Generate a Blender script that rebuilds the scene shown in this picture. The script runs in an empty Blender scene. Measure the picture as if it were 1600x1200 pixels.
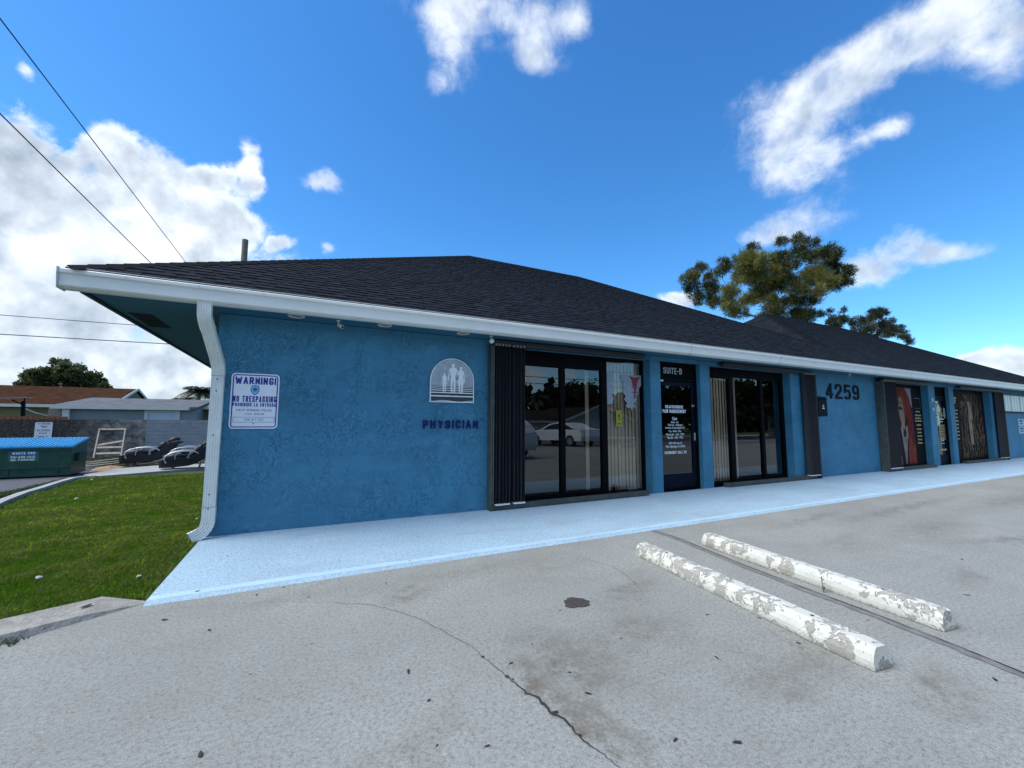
import bpy, bmesh, math, random
import numpy as np
from mathutils import Vector, Matrix, noise as mnoise
R = math.radians
sc = bpy.context.scene
COL = sc.collection

# ---------------------------------------------------------------- camera
YAW, PITCH, ROLL = -0.4612, 0.0935, 0.0026
cam_d = bpy.data.cameras.new('camera'); cam = bpy.data.objects.new('camera', cam_d); COL.objects.link(cam)
cam_d.sensor_fit = 'HORIZONTAL'; cam_d.sensor_width = 36.0; cam_d.lens = 650.77 / 1600 * 36.0
cam_d.clip_start = 0.05; cam_d.clip_end = 3000
_f = Vector((-math.sin(YAW) * math.cos(PITCH), math.cos(YAW) * math.cos(PITCH), math.sin(PITCH)))
_r = Vector((math.cos(YAW), math.sin(YAW), 0)); _u = _r.cross(_f)
_rr = _r * math.cos(ROLL) + _u * math.sin(ROLL); _uu = _u * math.cos(ROLL) - _r * math.sin(ROLL)
cam.matrix_world = Matrix(((_rr.x, _uu.x, -_f.x, 0), (_rr.y, _uu.y, -_f.y, -6.054), (_rr.z, _uu.z, -_f.z, 1.35), (0, 0, 0, 1)))
sc.camera = cam

# ---------------------------------------------------------------- exposure
sc.view_settings.view_transform = 'Standard'
sc.view_settings.look = 'None'
sc.view_settings.exposure = 1.0
sc.view_settings.gamma = 1.0

# ---------------------------------------------------------------- sky
SUN_AZ, SUN_EL = R(-84), R(55)        # clockwise from +Y: high on the left, veiled by the big cloud
CLOUDS = [(-1.3084, 0.722, 0.1551, 0.1224, 0.003, 1.1), (-1.1821, 0.6106, 0.1536, 0.1027, 0.003, 1), (-1.2533, 0.5259, 0.2889, 0.1519, 0.003, 1.3), (-1.0374, 0.7054, 0.0734, 0.0661, 0.003, 0.9), (-0.9476, 0.6112, 0.1615, 0.1138, -0.522, 1.15), (-0.8039, 0.5271, 0.1257, 0.0967, -0.522, 1.1), (-0.7288, 0.4855, 0.0985, 0.0683, -0.352, 1.1), (-1.0335, 0.4102, 0.4447, 0.1237, 0.003, 1.4), (-1.1659, 0.3122, 0.3149, 0.0974, 0.003, 1.0), (-0.8654, 0.2968, 0.2515, 0.0969, 0.003, 1.0), (-1.1486, 0.1531, 0.4034, 0.1182, 0.003, 1.2), (-0.8538, 0.1539, 0.2483, 0.1101, 0.003, 1.1), (-1.0015, 0.0757, 0.5083, 0.0621, 0.003, 1.2), (-0.7299, 0.6203, 0.082, 0.0473, -0.179, 0.85), (-0.6672, 0.6547, 0.0385, 0.0729, 0.283, 0.85), (-0.6545, 0.578, 0.0452, 0.0373, 0.003, 0.8), (-0.4666, 0.5972, 0.0619, 0.032, -0.179, 0.8), (-0.5742, 0.4362, 0.0409, 0.0167, 0.37, 0.75), (-0.4464, 0.4266, 0.0255, 0.0231, 0.003, 0.7), (-1.2518, 0.904, 0.0477, 0.026, -0.844, 0.6), (-0.1876, 1.0651, 0.1302, 0.0807, -0.557, 0.9), (-0.0701, 1.1024, 0.135, 0.0649, 0.003, 0.85), (0.0815, 1.0291, 0.1095, 0.0912, 0.193, 0.85), (-0.1689, 0.9556, 0.0567, 0.0904, 0.003, 0.75), (-0.2011, 0.8962, 0.0431, 0.0358, 0.003, 0.7), (0.186, 1.0662, 0.0539, 0.0663, 0.003, 0.7), (0.0611, 0.9563, 0.05, 0.047, 0.003, 0.65), (0.6766, 0.7275, 0.1215, 0.1228, -0.185, 0.95), (0.7904, 0.8419, 0.1376, 0.1026, 0.453, 0.95), (0.7447, 0.6415, 0.1136, 0.0686, 0.003, 0.85), (0.9308, 0.9497, 0.1922, 0.0867, 0.455, 1.0), (1.121, 1.0229, 0.2226, 0.1083, 0.189, 1.0), (1.2799, 0.9416, 0.1193, 0.08, 0.188, 0.85), (0.8882, 0.7159, 0.1186, 0.0336, 0.396, 0.85), (0.966, 0.7684, 0.0476, 0.0441, 0.362, 0.8), (1.2778, 1.0785, 0.1517, 0.0929, 0.003, 0.9), (0.7361, 0.5061, 0.0942, 0.0496, 0.182, 0.85), (0.646, 0.4709, 0.0639, 0.0266, 0.003, 0.75), (0.9284, 0.4073, 0.113, 0.0649, 0.18, 0.85), (1.0172, 0.424, 0.0955, 0.0496, 0.003, 0.85), (1.1366, 0.4243, 0.084, 0.0261, 0.145, 0.75), (0.8536, 0.3629, 0.0803, 0.0354, 0.18, 0.7), (0.4271, 0.2938, 0.0535, 0.0274, 0.003, 1.1), (1.1929, 0.1358, 0.1162, 0.0471, 0.003, 1.25), (1.0864, 0.1559, 0.0404, 0.0158, 0.003, 0.7), (1.2987, 0.1127, 0.0928, 0.0626, 0.003, 1.2), (1.2563, 0.2864, 0.0953, 0.016, 0.091, 0.35)]
TREE_A = [(25.1, 14.94, 12.17, 0.65), (26.83, 15.47, 13.26, 0.56), (25.71, 15.35, 11.53, 0.6), (27.25, 15.77, 11.25, 0.75), (28.09, 15.39, 11.9, 0.75), (26.53, 13.35, 12.37, 0.52), (26.51, 13.06, 12.86, 0.46), (29.4, 15.86, 11.18, 0.77), (27.93, 13.87, 9.96, 0.71), (27.99, 13.59, 11.11, 0.83), (31.55, 15.3, 13.74, 1.05), (29.49, 13.72, 13.88, 0.86), (31.63, 14.31, 15.41, 0.51), (30.41, 13.33, 13.53, 0.98), (31.14, 13.87, 12.55, 1.0), (29.65, 12.12, 13.33, 0.7), (32.01, 13.4, 12.8, 1.0), (32.62, 14.35, 11.74, 1.03), (31.84, 13.16, 10.54, 0.86), (31.19, 14.51, 11.06, 0.76), (33.05, 13.01, 13.23, 0.75), (30.31, 11.36, 13.41, 0.58), (33.5, 12.95, 15.78, 0.51), (33.81, 11.99, 15.65, 0.56), (32.63, 11.31, 14.07, 0.72), (32.08, 10.23, 14.28, 0.46), (36.29, 12.2, 14.83, 0.77), (35.18, 10.85, 14.39, 0.73), (37.06, 11.1, 14.71, 0.63), (37.54, 11.7, 14.22, 0.78), (35.62, 11.94, 13.31, 1.01), (36.06, 12.79, 12.86, 0.91), (34.89, 10.83, 12.32, 0.85), (37.76, 11.3, 13.32, 0.77), (36.63, 10.14, 13.01, 0.49), (39.04, 11.36, 13.02, 0.59), (37.85, 11.74, 12.42, 0.65), (33.17, 10.36, 10.94, 0.58), (31.77, 11.22, 11.22, 0.82), (31.98, 11.6, 10.39, 0.71), (36.57, 12.91, 11.36, 0.78), (33.89, 11.8, 9.71, 0.73), (34.12, 12.61, 9.93, 0.63), (31.33, 12.43, 9.55, 0.6), (29.6, 14.28, 9.78, 0.62), (31.08, 13.01, 9.16, 0.97), (32.88, 11.97, 8.89, 0.96), (32.49, 12.98, 12.1, 0.81), (33.19, 12.58, 12.6, 0.68), (34.7, 13.24, 14.25, 0.71), (32.74, 13.16, 13.88, 0.57), (34.77, 13.63, 11.31, 0.65), (28.81, 16.04, 13.13, 0.52), (28.15, 17.02, 13.33, 0.46)]
TREE_A_BASE = [32.15, 13.09, 8.67]
TREE_B = [(41.38, 14.42, 11.24, 0.43), (40.3, 13.26, 11.11, 0.22), (43.69, 13.86, 11.76, 0.29), (44.09, 14.1, 10.89, 0.59), (42.96, 14.46, 10.84, 0.53), (43.88, 12.9, 10.6, 0.64), (45.42, 12.6, 10.85, 0.8), (44.2, 11.5, 10.96, 0.62), (47.44, 12.03, 10.51, 0.66), (47.02, 11.48, 9.47, 0.64), (44.91, 11.54, 9.56, 0.84), (45.83, 10.41, 8.86, 0.41), (49.16, 11.42, 8.86, 0.37), (48.97, 11.83, 10.18, 0.37), (42.71, 12.0, 9.28, 0.82), (42.78, 14.3, 9.89, 0.87)]
TREE_B_BASE = [44.97, 12.28, 9.13]
TREE_C = [(-30.63, 66.97, 6.29, 0.96), (-29.23, 66.2, 7.01, 1.12), (-27.82, 65.45, 7.49, 1.2), (-26.76, 64.89, 7.81, 1.12), (-25.67, 64.4, 7.26, 1.04), (-24.57, 63.92, 6.7, 0.96), (-23.47, 63.43, 6.07, 0.8), (-30.97, 67.19, 5.81, 0.8), (-28.48, 65.91, 6.22, 1.28), (-26.33, 64.84, 6.22, 1.28), (-22.74, 63.11, 5.75, 0.64)]
def N(nt, t, **kw):
    n = nt.nodes.new(t)
    for k, v in kw.items():
        if k == 'op': n.operation = v
        elif k == 'inp':
            for i, x in v.items(): n.inputs[i].default_value = x
        else: setattr(n, k, v)
    return n
def M2(nt, op, a, b=None, clamp=False):
    n = nt.nodes.new('ShaderNodeMath'); n.operation = op; n.use_clamp = clamp
    for i, x in enumerate((a, b)):
        if x is None: continue
        if isinstance(x, (int, float)): n.inputs[i].default_value = x
        else: nt.links.new(x, n.inputs[i])
    return n.outputs[0]
def build_world():
    w = bpy.data.worlds.new('World'); sc.world = w; w.use_nodes = True
    nt = w.node_tree; nt.nodes.clear(); L = nt.links.new
    out = N(nt, 'ShaderNodeOutputWorld')
    sky = N(nt, 'ShaderNodeTexSky'); sky.sky_type = 'NISHITA'; sky.sun_disc = False
    sky.sun_elevation = SUN_EL; sky.sun_rotation = SUN_AZ; sky.air_density = 1.0; sky.dust_density = 0.3; sky.ozone_density = 2.2
    hs = N(nt, 'ShaderNodeHueSaturation'); hs.inputs['Saturation'].default_value = 1.25; hs.inputs['Value'].default_value = 1.0
    L(sky.outputs[0], hs.inputs['Color'])
    bg1 = N(nt, 'ShaderNodeBackground'); bg1.inputs[1].default_value = 0.12
    tn = nt.nodes.new('ShaderNodeMix'); tn.data_type = 'RGBA'; tn.blend_type = 'MULTIPLY'; tn.inputs[0].default_value = 1
    L(hs.outputs[0], tn.inputs[6]); tn.inputs[7].default_value = (*(.56, .84, .98), 1); L(tn.outputs[2], bg1.inputs[0])
    tc = N(nt, 'ShaderNodeTexCoord'); d = tc.outputs['Generated']
    def dot(v):
        n = N(nt, 'ShaderNodeVectorMath', op='DOT_PRODUCT'); L(d, n.inputs[0]); n.inputs[1].default_value = v; return n.outputs['Value']
    F0 = (math.sin(.4612), math.cos(.4612), 0); R0 = (math.cos(.4612), -math.sin(.4612), 0)
    f = dot(F0); fc = M2(nt, 'MAXIMUM', f, 0.05)
    u = M2(nt, 'DIVIDE', dot(R0), fc); v = M2(nt, 'DIVIDE', dot((0, 0, 1)), fc)
    cb = N(nt, 'ShaderNodeCombineXYZ'); L(u, cb.inputs[0]); L(v, cb.inputs[1])
    # domain warp so that the cloud masses get ragged outlines
    def warp(src, scale, amt, det):
        n = N(nt, 'ShaderNodeTexNoise', inp={'Scale': scale, 'Detail': det, 'Roughness': .6}); L(d, n.inputs['Vector'])
        s = N(nt, 'ShaderNodeVectorMath', op='SUBTRACT'); L(n.outputs['Color'], s.inputs[0]); s.inputs[1].default_value = (.5, .5, .5)
        m = N(nt, 'ShaderNodeVectorMath', op='MULTIPLY'); L(s.outputs[0], m.inputs[0]); m.inputs[1].default_value = (amt, amt, 0)
        a = N(nt, 'ShaderNodeVectorMath', op='ADD'); L(src, a.inputs[0]); L(m.outputs[0], a.inputs[1]); return a.outputs[0]
    p = warp(cb.outputs[0], 5.0, .10, 3.0)
    p = warp(p, 16.0, .045, 5.0)
    acc = None; acc_hi = None
    for (cx, cy, rx, ry, rot, amp) in CLOUDS:
        if amp < 1 and (cx > -.5 or cy > 1): amp *= .80; rx *= 1.16; ry *= 1.16
        mp = N(nt, 'ShaderNodeMapping', vector_type='TEXTURE')
        mp.inputs['Location'].default_value = (cx, cy, 0); mp.inputs['Rotation'].default_value = (0, 0, rot)
        mp.inputs['Scale'].default_value = (rx * 1.25, ry * 1.25, 1)
        L(p, mp.inputs['Vector'])
        g = N(nt, 'ShaderNodeTexGradient', gradient_type='SPHERICAL'); L(mp.outputs[0], g.inputs[0])
        s = M2(nt, 'MULTIPLY', g.outputs['Fac'], amp * 1.45)
        acc = s if acc is None else M2(nt, 'ADD', acc, s)
    acc = M2(nt, 'MINIMUM', acc, 1.12)
    front = N(nt, 'ShaderNodeMapRange', inp={'From Min': .08, 'From Max': .2}); L(f, front.inputs[0])
    acc = M2(nt, 'MULTIPLY', acc, front.outputs[0])
    # clouds elsewhere in the sky (seen only in the window reflections)
    nb = N(nt, 'ShaderNodeTexNoise', inp={'Scale': 2.6, 'Detail': 6.0, 'Roughness': .55}); L(d, nb.inputs['Vector'])
    nbm = N(nt, 'ShaderNodeMapRange', inp={'From Min': .47, 'From Max': .60, 'To Max': 1.2}); L(nb.outputs['Fac'], nbm.inputs[0])
    back = N(nt, 'ShaderNodeMapRange', inp={'From Min': .1, 'From Max': -.1}); L(f, back.inputs[0])
    acc = M2(nt, 'ADD', acc, M2(nt, 'MULTIPLY', nbm.outputs[0], back.outputs[0]))
    # edge erosion
    n1 = N(nt, 'ShaderNodeTexNoise', inp={'Scale': 8.0, 'Detail': 10.0, 'Roughness': .62, 'Distortion': .25}); L(d, n1.inputs['Vector'])
    n3 = N(nt, 'ShaderNodeTexNoise', inp={'Scale': 26.0, 'Detail': 8.0, 'Roughness': .68, 'Distortion': .5}); L(d, n3.inputs['Vector'])
    e1 = M2(nt, 'ADD', M2(nt, 'MULTIPLY', M2(nt, 'SUBTRACT', n1.outputs['Fac'], .5), 2.6), M2(nt, 'MULTIPLY', M2(nt, 'SUBTRACT', n3.outputs['Fac'], .5), 1.3))
    dens = M2(nt, 'ADD', acc, e1)
    gate = N(nt, 'ShaderNodeMapRange', inp={'From Min': 0.02, 'From Max': .35}); L(acc, gate.inputs[0])
    mask = N(nt, 'ShaderNodeMapRange', interpolation_type='SMOOTHSTEP', inp={'From Min': .20, 'From Max': .86}); L(dens, mask.inputs[0])
    soft = N(nt, 'ShaderNodeMapRange', interpolation_type='SMOOTHSTEP', inp={'From Min': .06, 'From Max': 1.35}); L(dens, soft.inputs[0])
    hi = N(nt, 'ShaderNodeMapRange', inp={'From Min': -.65, 'From Max': -.35}); L(u, hi.inputs[0]); hv = N(nt, 'ShaderNodeMapRange', inp={'From Min': .3, 'From Max': .48}); L(v, hv.inputs[0])
    k_ = M2(nt, 'MULTIPLY', hi.outputs[0], hv.outputs[0])
    mk = M2(nt, 'ADD', M2(nt, 'MULTIPLY', mask.outputs[0], M2(nt, 'SUBTRACT', 1.0, k_)), M2(nt, 'MULTIPLY', soft.outputs[0], k_))
    mask2 = M2(nt, 'MULTIPLY', mk, gate.outputs[0], True)
    thin = N(nt, 'ShaderNodeMapRange', inp={'From Min': .3, 'From Max': 1.2, 'To Min': .58, 'To Max': 1.0}); L(acc, thin.inputs[0])
    mask3 = M2(nt, 'MULTIPLY', M2(nt, 'MULTIPLY', mask2, thin.outputs[0], True), M2(nt, 'SUBTRACT', 1.0, M2(nt, 'MULTIPLY', k_, .16)))
    # body tone: thick parts carry grey bases, edges stay bright; billows from a second octave
    def shifted(off, scale, det):
        a = N(nt, 'ShaderNodeVectorMath', op='ADD'); L(d, a.inputs[0]); a.inputs[1].default_value = off
        n = N(nt, 'ShaderNodeTexNoise', inp={'Scale': scale, 'Detail': det, 'Roughness': .55}); L(a.outputs[0], n.inputs['Vector']); return n.outputs['Fac']
    b0 = shifted((0, 0, 0), 11.0, 9.0); b1 = shifted((.02, 0.0, -.035), 11.0, 9.0)
    rel = M2(nt, 'MULTIPLY', M2(nt, 'SUBTRACT', b0, b1), 2.2)
    thick = N(nt, 'ShaderNodeMapRange', interpolation_type='SMOOTHSTEP', inp={'From Min': .45, 'From Max': 1.35}); L(M2(nt, 'ADD', acc, M2(nt, 'MULTIPLY', M2(nt, 'SUBTRACT', shifted((3, 1, 2), 4.5, 6.0), .5), 1.9)), thick.inputs[0])
    tone = M2(nt, 'ADD', M2(nt, 'SUBTRACT', 1.0, M2(nt, 'MULTIPLY', M2(nt, 'MULTIPLY', thick.outputs[0], .72), M2(nt, 'SUBTRACT', 1.0, M2(nt, 'MULTIPLY', k_, .7)))), rel, True)
    cr = N(nt, 'ShaderNodeValToRGB'); e = cr.color_ramp.elements
    e[0].position = 0; e[0].color = (.40, .48, .58, 1); e[1].position = 1; e[1].color = (1.05, 1.10, 1.14, 1)
    m_ = cr.color_ramp.elements.new(.55); m_.color = (.72, .80, .89, 1)
    L(tone, cr.inputs[0])
    bg2 = N(nt, 'ShaderNodeBackground'); bg2.inputs[1].default_value = 0.55; L(cr.outputs[0], bg2.inputs[0])
    mix = N(nt, 'ShaderNodeMixShader'); L(mask3, mix.inputs[0]); L(bg1.outputs[0], mix.inputs[1]); L(bg2.outputs[0], mix.inputs[2])
    L(mix.outputs[0], out.inputs[0])
    w.cycles.sampling_method = 'MANUAL'; w.cycles.sample_map_resolution = 512
build_world()
sl = bpy.data.lights.new('sun', 'SUN'); sun = bpy.data.objects.new('sun', sl); COL.objects.link(sun)
sl.energy = 2.3; sl.angle = R(50); sl.color = (1.0, .95, .87)
sun.rotation_euler = Vector((math.sin(SUN_AZ) * math.cos(SUN_EL), math.cos(SUN_AZ) * math.cos(SUN_EL), math.sin(SUN_EL))).to_track_quat('Z', 'Y').to_euler()

# ---------------------------------------------------------------- helpers
def s2l(c):
    return tuple((x / 255 / 12.92 if x / 255 <= .04045 else ((x / 255 + .055) / 1.055) ** 2.4) for x in c)
_mats = {}
def mat(name, col, rough=.6, var=.12, vs=4.0, bump=0.0, bs=30.0, metal=0.0, spec=.5, col2=None, detail=6.0, coat=0.0):
    """procedural Principled: two noise-driven tones, roughness variation, fine bump"""
    if name in _mats: return _mats[name]
    m = bpy.data.materials.new(name); m.use_nodes = True; nt = m.node_tree; L = nt.links.new
    b = nt.nodes['Principled BSDF']; b.inputs['Metallic'].default_value = metal; b.inputs['Specular IOR Level'].default_value = spec
    b.inputs['Coat Weight'].default_value = coat
    tc = N(nt, 'ShaderNodeTexCoord')
    n = N(nt, 'ShaderNodeTexNoise', inp={'Scale': vs, 'Detail': detail, 'Roughness': .6}); L(tc.outputs['Object'], n.inputs['Vector'])
    r = N(nt, 'ShaderNodeValToRGB'); r.color_ramp.elements[0].position = .3; r.color_ramp.elements[1].position = .7
    c1 = tuple(x * (1 - var) for x in col); c2 = col2 if col2 else tuple(min(1, x * (1 + var)) for x in col)
    r.color_ramp.elements[0].color = (*c1, 1); r.color_ramp.elements[1].color = (*c2, 1)
    L(n.outputs['Fac'], r.inputs[0]); L(r.outputs[0], b.inputs['Base Color'])
    rr = N(nt, 'ShaderNodeMapRange', inp={'To Min': max(0, rough - .08), 'To Max': min(1, rough + .08)}); L(n.outputs['Fac'], rr.inputs[0]); L(rr.outputs[0], b.inputs['Roughness'])
    if bump:
        n2 = N(nt, 'ShaderNodeTexNoise', inp={'Scale': bs, 'Detail': 4.0}); L(tc.outputs['Object'], n2.inputs['Vector'])
        bp = N(nt, 'ShaderNodeBump', inp={'Strength': min(1, bump), 'Distance': .01}); L(n2.outputs['Fac'], bp.inputs['Height']); L(bp.outputs[0], b.inputs['Normal'])
    _mats[name] = m; return m

class MB:
    def __init__(s): s.v = []; s.f = []; s.uv = {}
    def add(s, vs, fs):
        o = len(s.v); s.v += [tuple(map(float, p)) for p in vs]; s.f += [tuple(o + i for i in f) for f in fs]; return s
    def box(s, x0, x1, y0, y1, z0, z1):
        v = [(x0, y0, z0), (x1, y0, z0), (x1, y1, z0), (x0, y1, z0), (x0, y0, z1), (x1, y0, z1), (x1, y1, z1), (x0, y1, z1)]
        return s.add(v, [(0, 3, 2, 1), (4, 5, 6, 7), (0, 1, 5, 4), (1, 2, 6, 5), (2, 3, 7, 6), (3, 0, 4, 7)])
    def quad(s, a, b, c, d): return s.add([a, b, c, d], [(0, 1, 2, 3)])
    def poly(s, pts): return s.add(pts, [tuple(range(len(pts)))])
    def bar(s, a, b, w, h, up=(0, 0, 1)):
        a, b = Vector(a), Vector(b); t = (b - a).normalized(); up = Vector(up)
        if abs(t.dot(up)) > .98: up = Vector((0, 1, 0))
        x = t.cross(up).normalized() * w / 2; y = x.cross(t).normalized() * h / 2
        v = [p + sx * x + sy * y for p in (a, b) for sx, sy in ((-1, -1), (1, -1), (1, 1), (-1, 1))]
        return s.add(v, [(0, 1, 2, 3), (7, 6, 5, 4), (0, 4, 5, 1), (1, 5, 6, 2), (2, 6, 7, 3), (3, 7, 4, 0)])
    def tube(s, pts, rad, n=8, cap=True):
        pts = [Vector(p) for p in pts]; rads = rad if isinstance(rad, (list, tuple)) else [rad] * len(pts)
        ref = Vector((0, 0, 1)); rings = []
        for i, p in enumerate(pts):
            t = (pts[min(i + 1, len(pts) - 1)] - pts[max(i - 1, 0)]).normalized()
            if abs(t.dot(ref)) > .95: ref = Vector((0, 1, 0)) if abs(t.y) < .9 else Vector((1, 0, 0))
            x = t.cross(ref).normalized(); y = x.cross(t).normalized()
            rings.append([p + rads[i] * (math.cos(2 * math.pi * k / n) * x + math.sin(2 * math.pi * k / n) * y) for k in range(n)])
        v = [q for r_ in rings for q in r_]; f = []
        for i in range(len(pts) - 1):
            for k in range(n):
                f.append((i * n + k, i * n + (k + 1) % n, (i + 1) * n + (k + 1) % n, (i + 1) * n + k))
        if cap: f += [tuple(range(n))[::-1], tuple((len(pts) - 1) * n + k for k in range(n))]
        return s.add(v, f)
    def sweep(s, prof, pts, xdir=None, cap=True):
        """profile (a,b) swept along pts; a along fixed xdir, b perpendicular"""
        pts = [Vector(p) for p in pts]; n = len(prof); v = []; f = []
        xd = Vector(xdir) if xdir is not None else Vector((1, 0, 0))
        for i, p in enumerate(pts):
            t = (pts[min(i + 1, len(pts) - 1)] - pts[max(i - 1, 0)]).normalized()
            x = (xd - t * xd.dot(t)).normalized(); y = t.cross(x)
            v += [p + a * x + b * y for a, b in prof]
        for i in range(len(pts) - 1):
            for k in range(n): f.append((i * n + k, i * n + (k + 1) % n, (i + 1) * n + (k + 1) % n, (i + 1) * n + k))
        if cap: f += [tuple(range(n))[::-1], tuple((len(pts) - 1) * n + k for k in range(n))]
        return s.add(v, f)
    def prism(s, pts, axis, a, b):
        """pts: polygon in the two other axes (ordered x<y<z), extruded along axis from a to b"""
        def P(q, t): return {0: (t, q[0], q[1]), 1: (q[0], t, q[1]), 2: (q[0], q[1], t)}[axis]
        n = len(pts); v = [P(q, a) for q in pts] + [P(q, b) for q in pts]
        return s.add(v, [tuple(range(n))[::-1], tuple(range(n, 2 * n))] + [(i, (i + 1) % n, n + (i + 1) % n, n + i) for i in range(n)])
    def ell(s, c, r, nu=12, nv=8):
        v = []; f = []
        for j in range(nv + 1):
            th = math.pi * j / nv
            for i in range(nu):
                ph = 2 * math.pi * i / nu
                v.append((c[0] + r[0] * math.sin(th) * math.cos(ph), c[1] + r[1] * math.sin(th) * math.sin(ph), c[2] + r[2] * math.cos(th)))
        for j in range(nv):
            for i in range(nu): f.append((j * nu + i, (j + 1) * nu + i, (j + 1) * nu + (i + 1) % nu, j * nu + (i + 1) % nu))
        return s.add(v, f)
    def lathe(s, prof, c, axis=2, n=20):
        """prof: list of (radius, height) round the axis through c"""
        v = []; f = []
        for r_, h in prof:
            for k in range(n):
                a, b = r_ * math.cos(2 * math.pi * k / n), r_ * math.sin(2 * math.pi * k / n)
                v.append({2: (c[0] + a, c[1] + b, c[2] + h), 1: (c[0] + a, c[1] + h, c[2] + b), 0: (c[0] + h, c[1] + a, c[2] + b)}[axis])
        for j in range(len(prof) - 1):
            for k in range(n): f.append((j * n + k, j * n + (k + 1) % n, (j + 1) * n + (k + 1) % n, (j + 1) * n + k))
        return s.add(v, f)
    def build(s, name, m, parent=None, smooth=False, bevel=0, fix=True, local=False):
        me = bpy.data.meshes.new(name); v = s.v
        if parent is not None and not local:
            o_ = parent.get('_o', None)
            if o_: v = [(a - o_[0], b - o_[1], c - o_[2]) for a, b, c in v]
        me.from_pydata(v, [], s.f); me.update()
        if fix or bevel:
            bm = bmesh.new(); bm.from_mesh(me)
            if bevel:
                bmesh.ops.remove_doubles(bm, verts=bm.verts, dist=1e-5)
                ed = [e for e in bm.edges if len(e.link_faces) == 2 and e.calc_face_angle(0) > .6]
                bmesh.ops.bevel(bm, geom=ed, offset=bevel, segments=2, affect='EDGES', profile=.6)
            bmesh.ops.recalc_face_normals(bm, faces=bm.faces); bm.to_mesh(me); bm.free()
        if smooth:
            me.shade_smooth()
        me.materials.append(m)
        o = bpy.data.objects.new(name, me); COL.objects.link(o)
        if parent is not None:
            o.parent = parent; o_ = parent.get('_o', None)
            if o_: o['_o'] = list(o_)
        return o
def tag(o, label=None, cat=None, group=None, kind=None):
    if label: o['label'] = label
    if cat: o['category'] = cat
    if group: o['group'] = group
    if kind: o['kind'] = kind
    return o
def thing(name, loc, label, cat, group=None, rz=0):
    """an empty at the base; parts given in world coordinates are moved into its frame (rz=0) """
    o = bpy.data.objects.new(name, None); COL.objects.link(o); o.location = loc; o.rotation_euler = (0, 0, rz); o.empty_display_size = .1
    if rz == 0: o['_o'] = list(map(float, loc))
    return tag(o, label, cat, group)
def copy_tree(o, parent=None):
    c = o.copy(); COL.objects.link(c); c.parent = parent
    for ch in list(o.children): copy_tree(ch, c)
    return c
def text_mb(mb, s, x0, x1, zc, h, y, depth=.004, bold=0.0, align='C', fit=True):
    """lettering standing in the XZ plane facing -Y: fits height h (cap) centred at zc, between x0 and x1"""
    cu = bpy.data.curves.new('t', 'FONT'); cu.body = s; cu.size = 1.0; cu.extrude = 0.0; cu.offset = bold; cu.resolution_u = 3
    ob = bpy.data.objects.new('t', cu); COL.objects.link(ob)
    dg = bpy.context.evaluated_depsgraph_get(); me = bpy.data.meshes.new_from_object(ob.evaluated_get(dg))
    vs = [v.co.copy() for v in me.vertices]; fs = [tuple(p.vertices) for p in me.polygons]
    bpy.data.objects.remove(ob); bpy.data.curves.remove(cu)
    if not vs: return mb
    ax0, ax1 = min(v.x for v in vs), max(v.x for v in vs); ay0, ay1 = min(v.y for v in vs), max(v.y for v in vs)
    cap = .72; sy = h / cap; w = (ax1 - ax0) * sy; sx = sy
    if fit: sx = (x1 - x0) / (ax1 - ax0)
    X0 = x0 if fit or align == 'L' else (x0 + x1 - w) / 2
    P = [(X0 + (v.x - ax0) * sx, y, zc - h / 2 + v.y * sy) for v in vs]
    n = len(P); F = list(fs)
    if depth:
        cnt = {}
        for f in fs:
            for i in range(len(f)):
                a, b = f[i], f[(i + 1) % len(f)]; cnt[(a, b)] = 1
        P2 = [(p[0], p[1] - depth, p[2]) for p in P]
        F = [tuple(n + i for i in f) for f in fs] + [(a, b, n + b, n + a) for (a, b) in cnt if (b, a) not in cnt]
        P = P + P2
    mb.add(P, F); bpy.data.meshes.remove(me); return mb
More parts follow.
